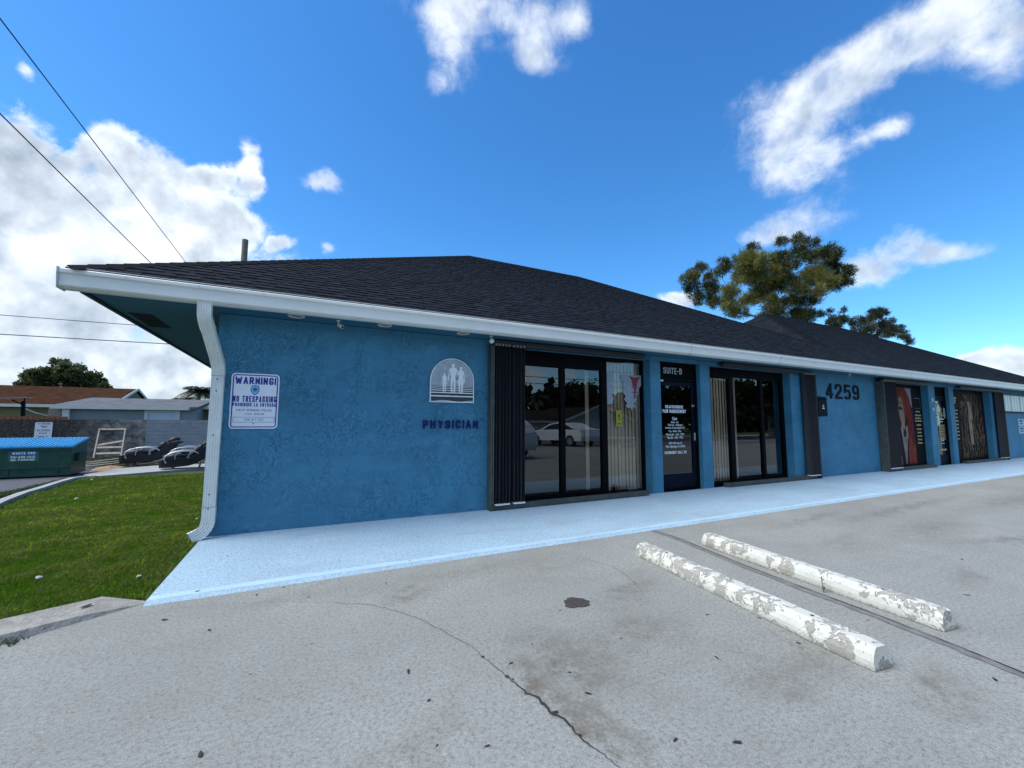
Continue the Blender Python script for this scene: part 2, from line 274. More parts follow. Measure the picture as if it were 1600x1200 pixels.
# block lettering drawn as strokes: each glyph is a set of polylines in a unit box
GL = {'A': '0,0 .5,1 1,0|.2,.33 .8,.33', 'B': '0,0 0,1 .72,1 .95,.86 .95,.66 .72,.53 0,.53|.72,.53 1,.38 1,.16 .76,0 0,0', 'C': '1,.78 1,.86 .78,1 .22,1 0,.85 0,.15 .22,0 .78,0 1,.14 1,.22',
 'D': '0,0 0,1 .7,1 1,.82 1,.18 .7,0 0,0', 'E': '1,1 0,1 0,0 1,0|0,.52 .85,.52', 'F': '1,1 0,1 0,0|0,.5 .85,.5', 'G': '1,.80 1,.86 .78,1 .22,1 0,.85 0,.15 .22,0 .78,0 1,.15 1,.40 .60,.40', 'H': '0,0 0,1|1,0 1,1|0,.5 1,.5',
 'I': '.5,0 .5,1', 'J': '1,1 1,.15 .8,0 .2,0 0,.15 0,.3', 'K': '0,0 0,1|1,1 .1,.42|.42,.62 1,0', 'L': '0,1 0,0 1,0', 'M': '0,0 0,1 .5,.3 1,1 1,0', 'N': '0,0 0,1 1,0 1,1', 'O': '.22,0 0,.15 0,.85 .22,1 .78,1 1,.85 1,.15 .78,0 .22,0',
 'P': '0,0 0,1 .76,1 1,.85 1,.6 .76,.45 0,.45', 'Q': '.22,0 0,.15 0,.85 .22,1 .78,1 1,.85 1,.15 .78,0 .22,0|.6,.25 1,-.05', 'R': '0,0 0,1 .76,1 1,.85 1,.64 .76,.5 0,.5|.55,.5 1,0', 'S': '1,.78 1,.86 .78,1 .22,1 0,.86 0,.66 .2,.53 .8,.47 1,.34 1,.14 .78,0 .22,0 0,.14 0,.22',
 'T': '0,1 1,1|.5,1 .5,0', 'U': '0,1 0,.15 .22,0 .78,0 1,.15 1,1', 'V': '0,1 .5,0 1,1', 'W': '0,1 .24,0 .5,.75 .76,0 1,1', 'X': '0,0 1,1|0,1 1,0', 'Y': '0,1 .5,.48 1,1|.5,.48 .5,0', 'Z': '0,1 1,1 0,0 1,0', '!': '.5,1 .5,.32|.5,.12 .5,0', '-': '.1,.45 .9,.45', '.': '.5,.0 .5,.1', '#': '.3,0 .3,1|.7,0 .7,1|0,.33 1,.33|0,.67 1,.67',
 '0': '.22,0 0,.15 0,.85 .22,1 .78,1 1,.85 1,.15 .78,0 .22,0', '1': '.2,.8 .6,1 .6,0', '2': '0,.75 0,.86 .22,1 .78,1 1,.86 1,.62 0,.1 0,0 1,0', '3': '0,.86 .22,1 .78,1 1,.86 1,.64 .75,.52 .4,.52|.75,.52 1,.4 1,.14 .78,0 .22,0 0,.14', '4': '.78,0 .78,1 0,.3 0,.24 1,.24', '5': '.95,1 .05,1 .05,.52 .25,.6 .78,.6 1,.45 1,.15 .78,0 .22,0 0,.08',
 '6': '1,.86 .78,1 .22,1 0,.85 0,.15 .22,0 .78,0 1,.15 1,.42 .78,.56 .2,.56 0,.45', '7': '0,1 1,1 .35,0', '8': '.22,.52 0,.64 0,.86 .22,1 .78,1 1,.86 1,.64 .78,.52 .22,.52 0,.38 0,.14 .22,0 .78,0 1,.14 1,.38 .78,.52', '9': '0,.14 .22,0 .78,0 1,.15 1,.85 .78,1 .22,1 0,.85 0,.58 .22,.44 .8,.44 1,.55'}
GW = {'I': .22, '!': .22, '.': .18, '-': .55, 'M': 1.3, 'W': 1.45, ' ': .55, '1': .6, 'J': .85, 'L': .85, 'E': .88, 'F': .85}
def stroke_mb(mb, s, x0, x1, zc, h, y, depth=.001, bold=.2, gap=.32):
    """bold: stroke width as a fraction of the height; the word fills x0..x1"""
    ws = [GW.get(c, 1.0) for c in s]; t = h * bold; tot = sum(ws) + gap * (len(s) - 1)
    unit = (x1 - x0) / tot; x = x0; z0 = zc - h / 2; li = 0
    tx = min(t, unit * .42)
    for c, w_ in zip(s, ws):
        if c in GL:
            wd = w_ * unit
            raw = [[tuple(map(float, q.split(','))) for q in pl.split()] for pl in GL[c].split('|')]; parts = []
            for P in raw:       # sharp corners: end one stroke, start the next
                cur = [P[0]]; was = P[0] == P[-1]
                for i in range(1, len(P)):
                    cur.append(P[i])
                    if i < len(P) - 1:
                        a_ = Vector((P[i][0] - P[i - 1][0], P[i][1] - P[i - 1][1])).normalized(); b_ = Vector((P[i + 1][0] - P[i][0], P[i + 1][1] - P[i][1])).normalized()
                        if a_.dot(b_) < .25: parts.append(cur); cur = [P[i]]
                parts.append(cur)
            for P in parts:
                Q = [Vector((x + tx / 2 + a * (wd - tx), z0 + t / 2 + b * (h - t))) if wd > tx * 1.2 else Vector((x + wd / 2, z0 + t / 2 + b * (h - t))) for a, b in P]
                closed = (Q[0] - Q[-1]).length < 1e-6; n = len(Q); Lp = []; Rp = []
                # free ends run out by half a stroke
                if not closed:
                    for e, f in ((0, 1), (n - 1, n - 2)):
                        d = (Q[e] - Q[f]).normalized(); Q[e] = Q[e] + d * ((t / 2 if abs(d.y) > .9 else tx / 2 if abs(d.x) > .9 else 0) * .98)
                for i in range(n):
                    if closed: a_, b_ = Q[(i - 1) % (n - 1)], Q[(i + 1) % (n - 1)] if i < n - 1 else Q[1]
                    else: a_, b_ = Q[max(i - 1, 0)], Q[min(i + 1, n - 1)]
                    d0 = (Q[i] - a_); d1 = (b_ - Q[i]); d0 = d0.normalized() if d0.length > 1e-9 else d1.normalized(); d1 = d1.normalized() if d1.length > 1e-9 else d0
                    def hw(d): return math.hypot(d.y * tx, d.x * t) / 2
                    n0 = Vector((-d0.y, d0.x)); n1 = Vector((-d1.y, d1.x)); m = n0 + n1
                    if m.length < .2: m = n0
                    m.normalize(); k = min(2.0, 1 / max(.35, m.dot(n0))); wv = (hw(d0) + hw(d1)) / 2 * k
                    Lp.append(Q[i] + m * wv); Rp.append(Q[i] - m * wv)
                yy_ = y - .00025 * (li % 3); li += 1; o = len(mb.v)
                for p in Lp + Rp: mb.v.append((p.x, yy_ - depth, p.y))
                for p in Lp + Rp: mb.v.append((p.x, yy_, p.y))
                for i in range(n - 1):
                    mb.f.append((o + i, o + i + 1, o + n + i + 1, o + n + i))
                    mb.f.append((o + 2 * n + i, o + 2 * n + i + 1, o + i + 1, o + i)); mb.f.append((o + n + i, o + n + i + 1, o + 3 * n + i + 1, o + 3 * n + i))
                if not closed:
                    mb.f.append((o, o + n, o + 3 * n, o + 2 * n)); mb.f.append((o + n - 1, o + 3 * n - 1, o + 4 * n - 1, o + 2 * n - 1))
        x += (w_ + gap) * unit
    return mb
def rrect(x0, x1, z0, z1, r, n=5):
    o = []
    for cx, cz, a0 in ((x1 - r, z0 + r, -90), (x1 - r, z1 - r, 0), (x0 + r, z1 - r, 90), (x0 + r, z0 + r, 180)):
        for k in range(n + 1):
            a = R(a0 + 90 * k / n); o.append((cx + r * math.cos(a), cz + r * math.sin(a)))
    return o
def G(y): return -.05 * min(max(y, 0), 10)
# ---------------------------------------------------------------- special materials
def base_mat(name, rough=.8):
    m = bpy.data.materials.new(name); m.use_nodes = True; nt = m.node_tree
    b = nt.nodes['Principled BSDF']; b.inputs['Roughness'].default_value = rough
    tc = N(nt, 'ShaderNodeTexCoord'); return m, nt, b, tc.outputs['Object']
def noise_n(nt, co, scale, det=4.0, rough=.6, dist=0.0):
    n = N(nt, 'ShaderNodeTexNoise', inp={'Scale': scale, 'Detail': det, 'Roughness': rough, 'Distortion': dist}); nt.links.new(co, n.inputs['Vector']); return n.outputs['Fac']
def mr(nt, x, a, b, c=0.0, d=1.0, smooth=False):
    n = N(nt, 'ShaderNodeMapRange', inp={'From Min': a, 'From Max': b, 'To Min': c, 'To Max': d})
    if smooth: n.interpolation_type = 'SMOOTHSTEP'
    nt.links.new(x, n.inputs[0]); return n.outputs[0]
def mixc(nt, fac, a, b, mode='MIX'):
    n = nt.nodes.new('ShaderNodeMix'); n.data_type = 'RGBA'; n.blend_type = mode
    for s, x in ((0, fac), (6, a), (7, b)):
        if isinstance(x, (int, float)): n.inputs[s].default_value = x
        elif isinstance(x, tuple): n.inputs[s].default_value = (*x, 1)
        else: nt.links.new(x, n.inputs[s])
    return n.outputs[2]
def bump(nt, b, h, strength, dist, prev=None):
    n = N(nt, 'ShaderNodeBump', inp={'Strength': strength, 'Distance': dist}); nt.links.new(h, n.inputs['Height'])
    if prev is not None: nt.links.new(prev, n.inputs['Normal'])
    nt.links.new(n.outputs[0], b.inputs['Normal']); return n.outputs[0]
def scaled(nt, co, s):
    n = N(nt, 'ShaderNodeMapping'); n.inputs['Scale'].default_value = s; nt.links.new(co, n.inputs[0]); return n.outputs[0]

def stucco_mat(name, c, worn):
    m, nt, b, co = base_mat(name, .62)
    big = noise_n(nt, co, .9, 5, .6); mid = noise_n(nt, co, 5, 5, .6, .6); fine = noise_n(nt, co, 45, 3)
    col = mixc(nt, mr(nt, big, .35, .65), tuple(x * .86 for x in c), tuple(min(1, x * 1.1) for x in c))
    col = mixc(nt, mr(nt, mid, .52, .72, 0, .32), col, worn)
    # chalky horizontal smears
    sm = noise_n(nt, scaled(nt, co, (1.2, 1.2, 9)), 1.6, 5, .65, .8)
    col = mixc(nt, mr(nt, sm, .56, .74, 0, .28), col, worn)
    # trowel ridges: thin curved lines
    r = noise_n(nt, scaled(nt, co, (1, 1, .8)), 10.5, 3, .55, 2.2)
    ridge = mr(nt, M2(nt, 'ABSOLUTE', M2(nt, 'SUBTRACT', r, .5)), 0, .03, 1, 0)
    rmask = mr(nt, noise_n(nt, co, 2.0, 4), .38, .62)
    rr_ = M2(nt, 'MULTIPLY', ridge, rmask)
    col = mixc(nt, M2(nt, 'MULTIPLY', rr_, .26), col, tuple(x * .55 for x in c))
    nt.links.new(col, b.inputs['Base Color'])
    h = M2(nt, 'ADD', M2(nt, 'MULTIPLY', mid, .7), M2(nt, 'ADD', M2(nt, 'MULTIPLY', fine, .45), M2(nt, 'MULTIPLY', rr_, -.5)))
    bump(nt, b, h, .95, .016)
    return m
STUCCO = stucco_mat('painted_stucco', (.040, .195, .315), tuple(x * 1.5 + .02 for x in (.040, .195, .315)))
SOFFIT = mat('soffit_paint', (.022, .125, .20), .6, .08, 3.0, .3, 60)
TRIMBLUE = STUCCO

def concrete_mat():
    m, nt, b, co = base_mat('parking_concrete', .88)
    big = noise_n(nt, co, .45, 6, .6, .3); mid = noise_n(nt, co, 3.0, 6, .65); fine = noise_n(nt, co, 48, 9, .85, .3); grit = noise_n(nt, co, 230, 2, .6)
    a = (.318, .323, .290)
    col = mixc(nt, mr(nt, big, .35, .65), tuple(x * .86 for x in a), tuple(x * 1.10 for x in a))
    col = mixc(nt, mr(nt, mid, .42, .75, 0, .45), col, (a[0] * .74, a[1] * .72, a[2] * .68))
    streak = noise_n(nt, scaled(nt, co, (.35, 2.0, 1)), 1.3, 5, .65, .5)
    col = mixc(nt, mr(nt, streak, .52, .70, 0, .36), col, (a[0] * .70, a[1] * .69, a[2] * .66))
    col = mixc(nt, mr(nt, fine, .47, .62, 0, .9), col, tuple(x * .34 for x in a))
    col = mixc(nt, mr(nt, grit, .50, .66, 0, .7), col, tuple(x * .38 for x in a)); col = mixc(nt, mr(nt, grit, .42, .30, 0, .7), col, tuple(min(1, x * 1.6) for x in a))
    v = N(nt, 'ShaderNodeTexVoronoi', inp={'Scale': 26.0}); nt.links.new(co, v.inputs['Vector'])
    sp = mr(nt, v.outputs['Distance'], .05, .14, 1, 0); rnd = N(nt, 'ShaderNodeSeparateColor'); nt.links.new(v.outputs['Color'], rnd.inputs[0])
    sp = M2(nt, 'MULTIPLY', sp, mr(nt, rnd.outputs[0], .72, .8)); col = mixc(nt, M2(nt, 'MULTIPLY', sp, .6), col, tuple(min(1, x * 1.75) for x in a))
    # oil and rust stains with a place of their own
    st = None
    sep = N(nt, 'ShaderNodeVectorMath', op='ADD'); nt.links.new(co, sep.inputs[0])
    nn = N(nt, 'ShaderNodeTexNoise', inp={'Scale': 4.5, 'Detail': 6.0, 'Roughness': .7}); nt.links.new(co, nn.inputs['Vector'])
    mm = N(nt, 'ShaderNodeVectorMath', op='MULTIPLY_ADD'); nt.links.new(nn.outputs['Color'], mm.inputs[0]); mm.inputs[1].default_value = (.6, .6, 0); mm.inputs[2].default_value = (-.3, -.3, 0)
    nt.links.new(mm.outputs[0], sep.inputs[1]); wc = sep.outputs[0]
    for (x, y, rx, ry, rot, amp) in ((1.50, -3.85, .36, .18, -.9, .6), (1.20, -4.22, .40, .08, -1.35, 1.3), (1.42, -4.10, .3, .14, -1.0, .6), (2.08, -3.85, .30, .22, 0, .55), (.80, -2.62, .22, .12, .3, .6), (2.05, -2.6, .4, .18, .2, .3), (2.6, -4.55, .28, .2, 0, .45), (2.25, -4.55, .2, .15, 0, .4), (2.5, -3.3, .5, .18, .5, .45),
                                (1.4, -2.35, .9, .16, .05, .35), (.0, -2.3, .5, .12, .15, .3), (7.5, -3.5, 1.4, .3, .2, .4), (9.5, -4.8, 1.5, .4, -.2, .4), (5.6, -3.4, .4, .2, .2, .35), (12.0, -3.2, 2.2, .3, .05, .5), (9.0, -2.7, 2.0, .12, .03, .6), (6.6, -2.5, .8, .08, .1, .5), (7.6, -4.2, .7, .1, -.3, .6), (10.5, -3.8, 1.1, .12, .2, .6), (5.4, -4.4, .3, .12, .3, .5), (3.02, -5.0, .25, .12, .4, .6), (2.9, -4.4, .2, .12, .4, .5), (.3, -4.4, .7, .1, .8, .35)):
        mp = N(nt, 'ShaderNodeMapping', vector_type='TEXTURE'); mp.inputs['Location'].default_value = (x, y, 0); mp.inputs['Rotation'].default_value = (0, 0, rot); mp.inputs['Scale'].default_value = (rx * 1.5, ry * 1.5, 4)
        nt.links.new(wc, mp.inputs[0]); g = N(nt, 'ShaderNodeTexGradient', gradient_type='SPHERICAL'); nt.links.new(mp.outputs[0], g.inputs[0])
        s = M2(nt, 'MULTIPLY', g.outputs['Fac'], amp); st = s if st is None else M2(nt, 'ADD', st, s)
    st = M2(nt, 'MULTIPLY', M2(nt, 'MINIMUM', st, .66), mr(nt, noise_n(nt, co, 9, 8, .75), .36, .62, .15, 1.35), True)
    col = mixc(nt, st, col, (a[0] * .36, a[1] * .30, a[2] * .23))
    nt.links.new(col, b.inputs['Base Color'])
    bump(nt, b, M2(nt, 'ADD', fine, M2(nt, 'MULTIPLY', grit, .4)), .45, .006)
    return m
def walk_mat():
    m, nt, b, co = base_mat('painted_walk', .75)
    big = noise_n(nt, co, .8, 5, .6, .4); fine = noise_n(nt, co, 42, 4, .7); grit = noise_n(nt, co, 120, 2)
    a = (.355, .50, .58)
    col = mixc(nt, mr(nt, big, .35, .65), tuple(x * .87 for x in a), tuple(min(1, x * 1.05) for x in a))
    col = mixc(nt, mr(nt, fine, .45, .66, 0, .9), col, (a[0] * .50, a[1] * .60, a[2] * .70))
    col = mixc(nt, mr(nt, grit, .50, .66, 0, .55), col, (.66, .80, .92))
    wr = noise_n(nt, scaled(nt, co, (.5, 1.4, 1)), 1.5, 6, .7, .6)
    col = mixc(nt, mr(nt, wr, .50, .74, 0, .6), col, (.27, .33, .37))
    dirt = noise_n(nt, co, 2.2, 7, .75); col = mixc(nt, mr(nt, dirt, .62, .8, 0, .4), col, (.24, .28, .32))
    nt.links.new(col, b.inputs['Base Color']); bump(nt, b, M2(nt, 'ADD', fine, M2(nt, 'MULTIPLY', grit, .5)), .8, .008)
    return m
def shingle_mat(name, c):
    m, nt, b, co = base_mat(name, .95); b.inputs['Specular IOR Level'].default_value = .12
    at = N(nt, 'ShaderNodeAttribute', attribute_name='tint')
    big = noise_n(nt, co, .6, 5); gran = noise_n(nt, co, 130, 3, .7)
    col = mixc(nt, at.outputs['Fac'], tuple(x * .22 for x in c), tuple(x * 1.9 for x in c))
    col = mixc(nt, mr(nt, big, .4, .65, 0, .3), col, tuple(x * 1.25 for x in c))
    col = mixc(nt, mr(nt, gran, .5, .7, 0, .45), col, tuple(x * 2.2 for x in c))
    nt.links.new(col, b.inputs['Base Color']); bump(nt, b, gran, .6, .003)
    return m
def glass_mat(name, tint, ior=1.55, refl=(1, 1, 1)):
    m = bpy.data.materials.new(name); m.use_nodes = True; nt = m.node_tree; nt.nodes.clear()
    o = N(nt, 'ShaderNodeOutputMaterial'); t = N(nt, 'ShaderNodeBsdfTransparent'); t.inputs[0].default_value = (*tint, 1)
    g = N(nt, 'ShaderNodeBsdfGlossy'); g.inputs[0].default_value = (*refl, 1); g.inputs['Roughness'].default_value = .008
    fr = N(nt, 'ShaderNodeFresnel'); fr.inputs[0].default_value = ior; mx = N(nt, 'ShaderNodeMixShader')
    tc = N(nt, 'ShaderNodeTexCoord'); n = N(nt, 'ShaderNodeTexNoise', inp={'Scale': 1.1, 'Detail': 1.0}); nt.links.new(tc.outputs['Object'], n.inputs['Vector'])
    bp = N(nt, 'ShaderNodeBump', inp={'Strength': .05, 'Distance': .02}); nt.links.new(n.outputs['Fac'], bp.inputs['Height']); nt.links.new(bp.outputs[0], g.inputs['Normal'])
    nt.links.new(fr.outputs[0], mx.inputs[0]); nt.links.new(t.outputs[0], mx.inputs[1]); nt.links.new(g.outputs[0], mx.inputs[2]); nt.links.new(mx.outputs[0], o.inputs[0])
    return m
LOT = concrete_mat(); WALK = walk_mat(); SHINGLE = shingle_mat('asphalt_shingles', (.0095, .0120, .0165))
GLASS = glass_mat('tinted_glass', (.92, .88, .80), 1.95, (.92, .96, 1)); CARGLASS = mat('car_glass', (.01, .012, .015), .08, .1)
WHITE = mat('white_aluminium', (.74, .735, .68), .38, .05, 3, .05, 60); WHITEDIRTY = mat('white_downspout', (.76, .755, .70), .4, .10, 7, .08, 40)
FRAME = mat('bronze_window_frame', (.004, .004, .005), .5, .2, 8, spec=.05)
SHUT = mat('bronze_shutter', (.030, .029, .036), .5, .2, 9, .1, 60, spec=.3); TRACK = mat('weathered_track', (.055, .062, .055), .6, .35, 7, .3, 50)
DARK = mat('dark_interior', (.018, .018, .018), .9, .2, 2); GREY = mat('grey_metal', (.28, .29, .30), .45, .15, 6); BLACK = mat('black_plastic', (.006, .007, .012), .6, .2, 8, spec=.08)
PURE = mat('sign_white', (.78, .78, .82), .45, .04, 5); NAVY = mat('sign_navy', (.012, .020, .26), .5, .15, 12); PALEWHITE = mat('lettering_white', (.75, .78, .80), .5, .05, 6)
CURB = mat('curb_concrete', (.29, .275, .24), .95, .30, 14, 1.0, 60, detail=8); SLAB = mat('slab_concrete', (.33, .33, .31), .85, .14, 3, .4, 70)
ASPH = mat('asphalt', (.085, .088, .10), .9, .25, 6, .8, 120, detail=9); SOIL = mat('soil_under_grass', (.045, .055, .018), .95, .3, 5, .8, 40)
DIRT = mat('scrubby_ground', (.06, .075, .025), .95, .45, 1.5, .6, 30)

# ---------------------------------------------------------------- the ground
def sheet(name, pts, z, m, zf=None, sub=None):
    """flat polygon; zf gives the height of each corner"""
    mb = MB(); mb.poly([(x, y, (zf(y) if zf else 0) + z) for x, y in pts]); o = mb.build(name, m, fix=False); tag(o, kind='structure'); return o
g = MB()
ys = [-400, -60, -36, -26.5, -14, 0, 2.5, 5, 7.5, 10, 16, 40, 120, 700]; xs = [-700, -100, -30, -8, -2, 2, 30, 100, 700]
for i, y in enumerate(ys):
    for x in xs: g.v.append((x, y, (G(y) if y > -30 else -1.0) - .05))
nx = len(xs)
for i in range(len(ys) - 1):
    for j in range(nx - 1): g.f.append((i * nx + j, i * nx + j + 1, (i + 1) * nx + j + 1, (i + 1) * nx + j))
tag(g.build('ground', DIRT, fix=False), kind='structure')
sheet('parking_lot', [(-1.0, -1.9), (-1.55, -2.27), (-3.2, -3.1), (-9, -6.0), (-60, -30), (-60, -13), (120, -13), (120, -1.9)][0:4] + [(-60, -6.0), (-60, -14), (120, -14), (120, -1.9)], 0, LOT)
# walkway: a slab with a lighter painted front edge
w = MB(); w.prism([(-2.0, -.02), (-1.985, .002), (-1.93, .02), (-.002, .02), (-.002, -.02)], 0, -1.0, 33)
tag(w.build('walkway', WALK, fix=True), kind='structure')
ST = mat('painted_edge', tuple(min(1, x * 1.12) for x in (.355, .50, .58)), .7, .08, 3, .3, 60)
e = MB()
random.seed(5)
zz = .0207
top = []; bot = []
x = -.99
while x < 33:
    bot.append((x, -1.931, zz)); top.append((x, -1.84 + random.uniform(-.012, .012), zz)); x += .35
for i in range(len(top) - 1): e.quad(bot[i], bot[i + 1], top[i + 1], top[i])
o = e.build('painted_edge_stripe', ST, fix=False); tag(o, kind='structure')
# dark joint, crack and patch in the lot
def ribbon(name, pts, w, z, m, jag=0.0, sub=4, seed=1):
    rnd = random.Random(seed); P = [Vector((a, b, 0)) for a, b in pts]; Q = []
    for i in range(len(P) - 1):
        for k in range(sub): Q.append(P[i].lerp(P[i + 1], k / sub))
    Q.append(P[-1]); mb = MB(); L_ = []; R_ = []
    for i, p in enumerate(Q):
        t = (Q[min(i + 1, len(Q) - 1)] - Q[max(i - 1, 0)]).normalized(); nrm = Vector((-t.y, t.x, 0))
        ww = w(i / (len(Q) - 1)) if callable(w) else w
        off = rnd.uniform(-jag, jag); L_.append(p + nrm * (off + ww / 2 * rnd.uniform(.7, 1.3))); R_.append(p + nrm * (off - ww / 2 * rnd.uniform(.7, 1.3)))
    for i in range(len(Q) - 1): mb.quad((R_[i].x, R_[i].y, z), (R_[i + 1].x, R_[i + 1].y, z), (L_[i + 1].x, L_[i + 1].y, z), (L_[i].x, L_[i].y, z))
    return tag(mb.build(name, m, fix=False), kind='structure')
JOINT = mat('joint_filler', (.17, .165, .155), .95, .25, 14, .6, 90); CRACKM = mat('crack_shadow', (.03, .028, .025), 1, .2, 20)
ribbon('joint', [(4.0, -2.0), (3.977, -2.43), (3.881, -2.897), (3.79, -3.37), (3.73, -3.813), (3.69, -4.164), (3.66, -4.441), (3.62, -4.698), (3.575, -4.945), (3.53, -5.148), (3.2, -6.6), (2.6, -9.0)], .062, .004, JOINT, .002, 3)
ribbon('joint', [(4.035, -2.0), (4.01, -2.43), (3.915, -2.897), (3.822, -3.37), (3.763, -3.813), (3.723, -4.164), (3.693, -4.441), (3.65, -4.698), (3.605, -4.945), (3.56, -5.148), (3.23, -6.6)], .010, .008, CRACKM, .001, 3, 3)
CR = [(.275, -2.536), (.507, -2.687), (.649, -2.874), (.724, -2.989), (.8, -3.132), (.865, -3.29), (.913, -3.431), (.976, -3.579), (.986, -3.706), (1.006, -3.815), (1.028, -3.918), (1.042, -4.011), (1.056, -4.097), (1.094, -4.159), (1.091, -4.26), (1.122, -4.332), (1.125, -4.404), (1.131, -4.49), (1.152, -4.57), (1.169, -4.652), (1.2, -4.9), (1.25, -5.3)]
ribbon('crack', CR, lambda t: .0028 + .011 * math.exp(-((t - .66) / .13) ** 2), .004, CRACKM, .006, 6, 7)
ribbon('crack', [(-.9, -2.12), (-.5, -2.2), (-.1, -2.33), (.275, -2.536)], .0012, .004, CRACKM, .004, 8, 9)
ribbon('crack', [(2.55, -2.5), (2.68, -2.8), (2.62, -3.1), (2.5, -3.4)], .0025, .004, CRACKM, .004, 8, 11)
for x_, y_, r_ in ((.986, -3.70, .011), (1.03, -3.93, .014), (1.045, -3.97, .009), (1.09, -4.2, .012), (1.11, -4.28, .014), (1.13, -4.45, .010)):
    mb_ = MB(); rr0 = random.Random(int(r_ * 9e3) + int(y_ * 100)); mb_.poly([(x_ + r_ * rr0.uniform(.6, 1.3) * math.cos(k * .7), y_ + r_ * .8 * rr0.uniform(.6, 1.3) * math.sin(k * .7), .0055) for k in range(9)]); tag(mb_.build('crack', CRACKM, fix=False), kind='structure')
# wet oil patch
def blobpatch(name, x, y, rx, ry, m, seed, z=.004):
    rnd = random.Random(seed); pts = []
    for k in range(28):
        a = 2 * math.pi * k / 28; q = 1 + rnd.uniform(-.16, .16); pts.append((x + rx * q * math.cos(a), y + ry * q * math.sin(a), z))
    mb = MB(); mb.poly(pts); return mb.build(name, m, fix=False)
tag(blobpatch('oil_patch', 1.9, -3.33, .105, .085, mat('oil', (.06, .05, .042), .55, .35, 25), 4), 'dark brown oily round patch on the pavement between the crack and the parking blocks', 'stain', kind='structure')
# curb of the front lawn (a sloped transition curb), behind it the lawn
c = MB()
A_ = [(-1.02, -1.86, .0), (-1.304, -1.747, .04), (-1.713, -2.032, .07), (-3.1, -2.85, .09), (-9, -5.6, .10)]
B_ = [(-1.0, -1.915, .0), (-1.30, -2.08, .035), (-1.66, -2.29, .05), (-3.05, -3.0, .07), (-8.9, -5.95, .08)]
C_ = [(-1.0, -1.93, -.02), (-1.30, -2.125, -.02), (-1.69, -2.36, -.02), (-3.1, -3.05, -.02), (-8.95, -6.0, -.02)]
for i in range(4):
    c.quad(A_[i], B_[i], B_[i + 1], A_[i + 1]); c.quad(B_[i], C_[i], C_[i + 1], B_[i + 1])
    c.quad((A_[i][0], A_[i][1], -.1), A_[i], A_[i + 1], (A_[i + 1][0], A_[i + 1][1], -.1))
tag(c.build('curb', CURB), kind='structure')
c = MB()
K = [(-1.6, -2.5), (-3.9, 1.9), (-4.75, 4.2), (-5.3, 5.98), (-5.85, 8.0), (-6.17, 9.5), (-6.42, 11.2), (-6.47, 12.1), (-6.3, 12.45), (-6.05, 12.5)][2:]
pr = []
for i, p in enumerate(K):
    a = Vector(K[max(i - 1, 0)]); b = Vector(K[min(i + 1, len(K) - 1)]); t = (b - a).normalized(); n = Vector((-t.y, t.x)) * .10; z = G(p[1])
    pr.append([(p[0] - n.x, p[1] - n.y, z - .06), (p[0] - n.x * .85, p[1] - n.y * .85, z + .1), (p[0] + n.x * .85, p[1] + n.y * .85, z + .1), (p[0] + n.x, p[1] + n.y, z - .06)])
for i in range(len(pr) - 1):
    for k in range(3): c.quad(pr[i][k], pr[i][k + 1], pr[i + 1][k + 1], pr[i + 1][k])
c.poly(pr[-1]); c.poly(pr[0])
tag(c.build('curb', SLAB), kind='structure')
c = MB(); P = [(-6.1, 12.52), (-5.3, 13.0), (-3.4, 14.35), (1, 17.2), (1, 20.5), (-3.6, 17.9), (-5.3, 16.1), (-6.4, 15.3), (-6.62, 13.3)]
c.prism(P, 2, -.56, -.43); tag(c.build('path', SLAB), kind='structure')
sheet('road', [(-6.75, -1), (-6.8, 4), (-6.62, 8.6), (-6.9, 10.9), (-6.75, 13.0), (-6.75, 15.2), (-8, 19), (-40, 19), (-40, -1)], -.012, ASPH, lambda y: G(y))
# the road sheet must follow the slope: rebuild as strips
bpy.data.objects.remove(bpy.data.objects['road'])
c = MB(); ed = [(0, -6.8), (2.5, -6.8), (5, -6.75), (7.5, -6.65), (10, -6.85), (13, -6.75), (15.2, -6.8), (19, -8.0)]
for i in range(len(ed) - 1):
    y0, x0 = ed[i]; y1, x1 = ed[i + 1]; c.quad((-40, y0, G(y0) - .012), (x0, y0, G(y0) - .012), (x1, y1, G(y1) - .012), (-40, y1, G(y1) - .012))
tag(c.build('road', ASPH, fix=False), kind='structure')
sheet('road', [(-200, -23), (200, -23), (200, -14.2), (-200, -14.2)], -.03, ASPH)
sheet('pavement', [(-200, -26.5), (200, -26.5), (200, -23.2), (-200, -23.2)], -.01, SLAB)
# lawn base
c = MB(); LY = [-2.0, 0, 2.5, 5, 7.5, 10, 12.4, 14.2]
def lawn_left(y):
    if y < 4.2: return -9.0 if y > -5 else -9
    for (x0, y0), (x1, y1) in zip(K, K[1:]):
        if y0 <= y <= y1: return x0 + (x1 - x0) * (y - y0) / (y1 - y0)
    return -6.05 + (y - 12.5) * 1.4
def lawn_right(y): return -1.005 if y <= 0 else -.98
for y0, y1 in zip(LY, LY[1:]):
    c.quad((lawn_left(y0), y0, G(y0) - .02), (lawn_right(y0), y0, G(y0) - .02), (lawn_right(y1), y1, G(y1) - .02), (lawn_left(y1), y1, G(y1) - .02))
c.poly([(-1.72, -2.0, -.02), (-9, -2.0, -.02), (-9, -5.6, -.02), (-3.1, -2.85, -.02)])
tag(c.build('lawn', SOIL, fix=False), kind='structure')
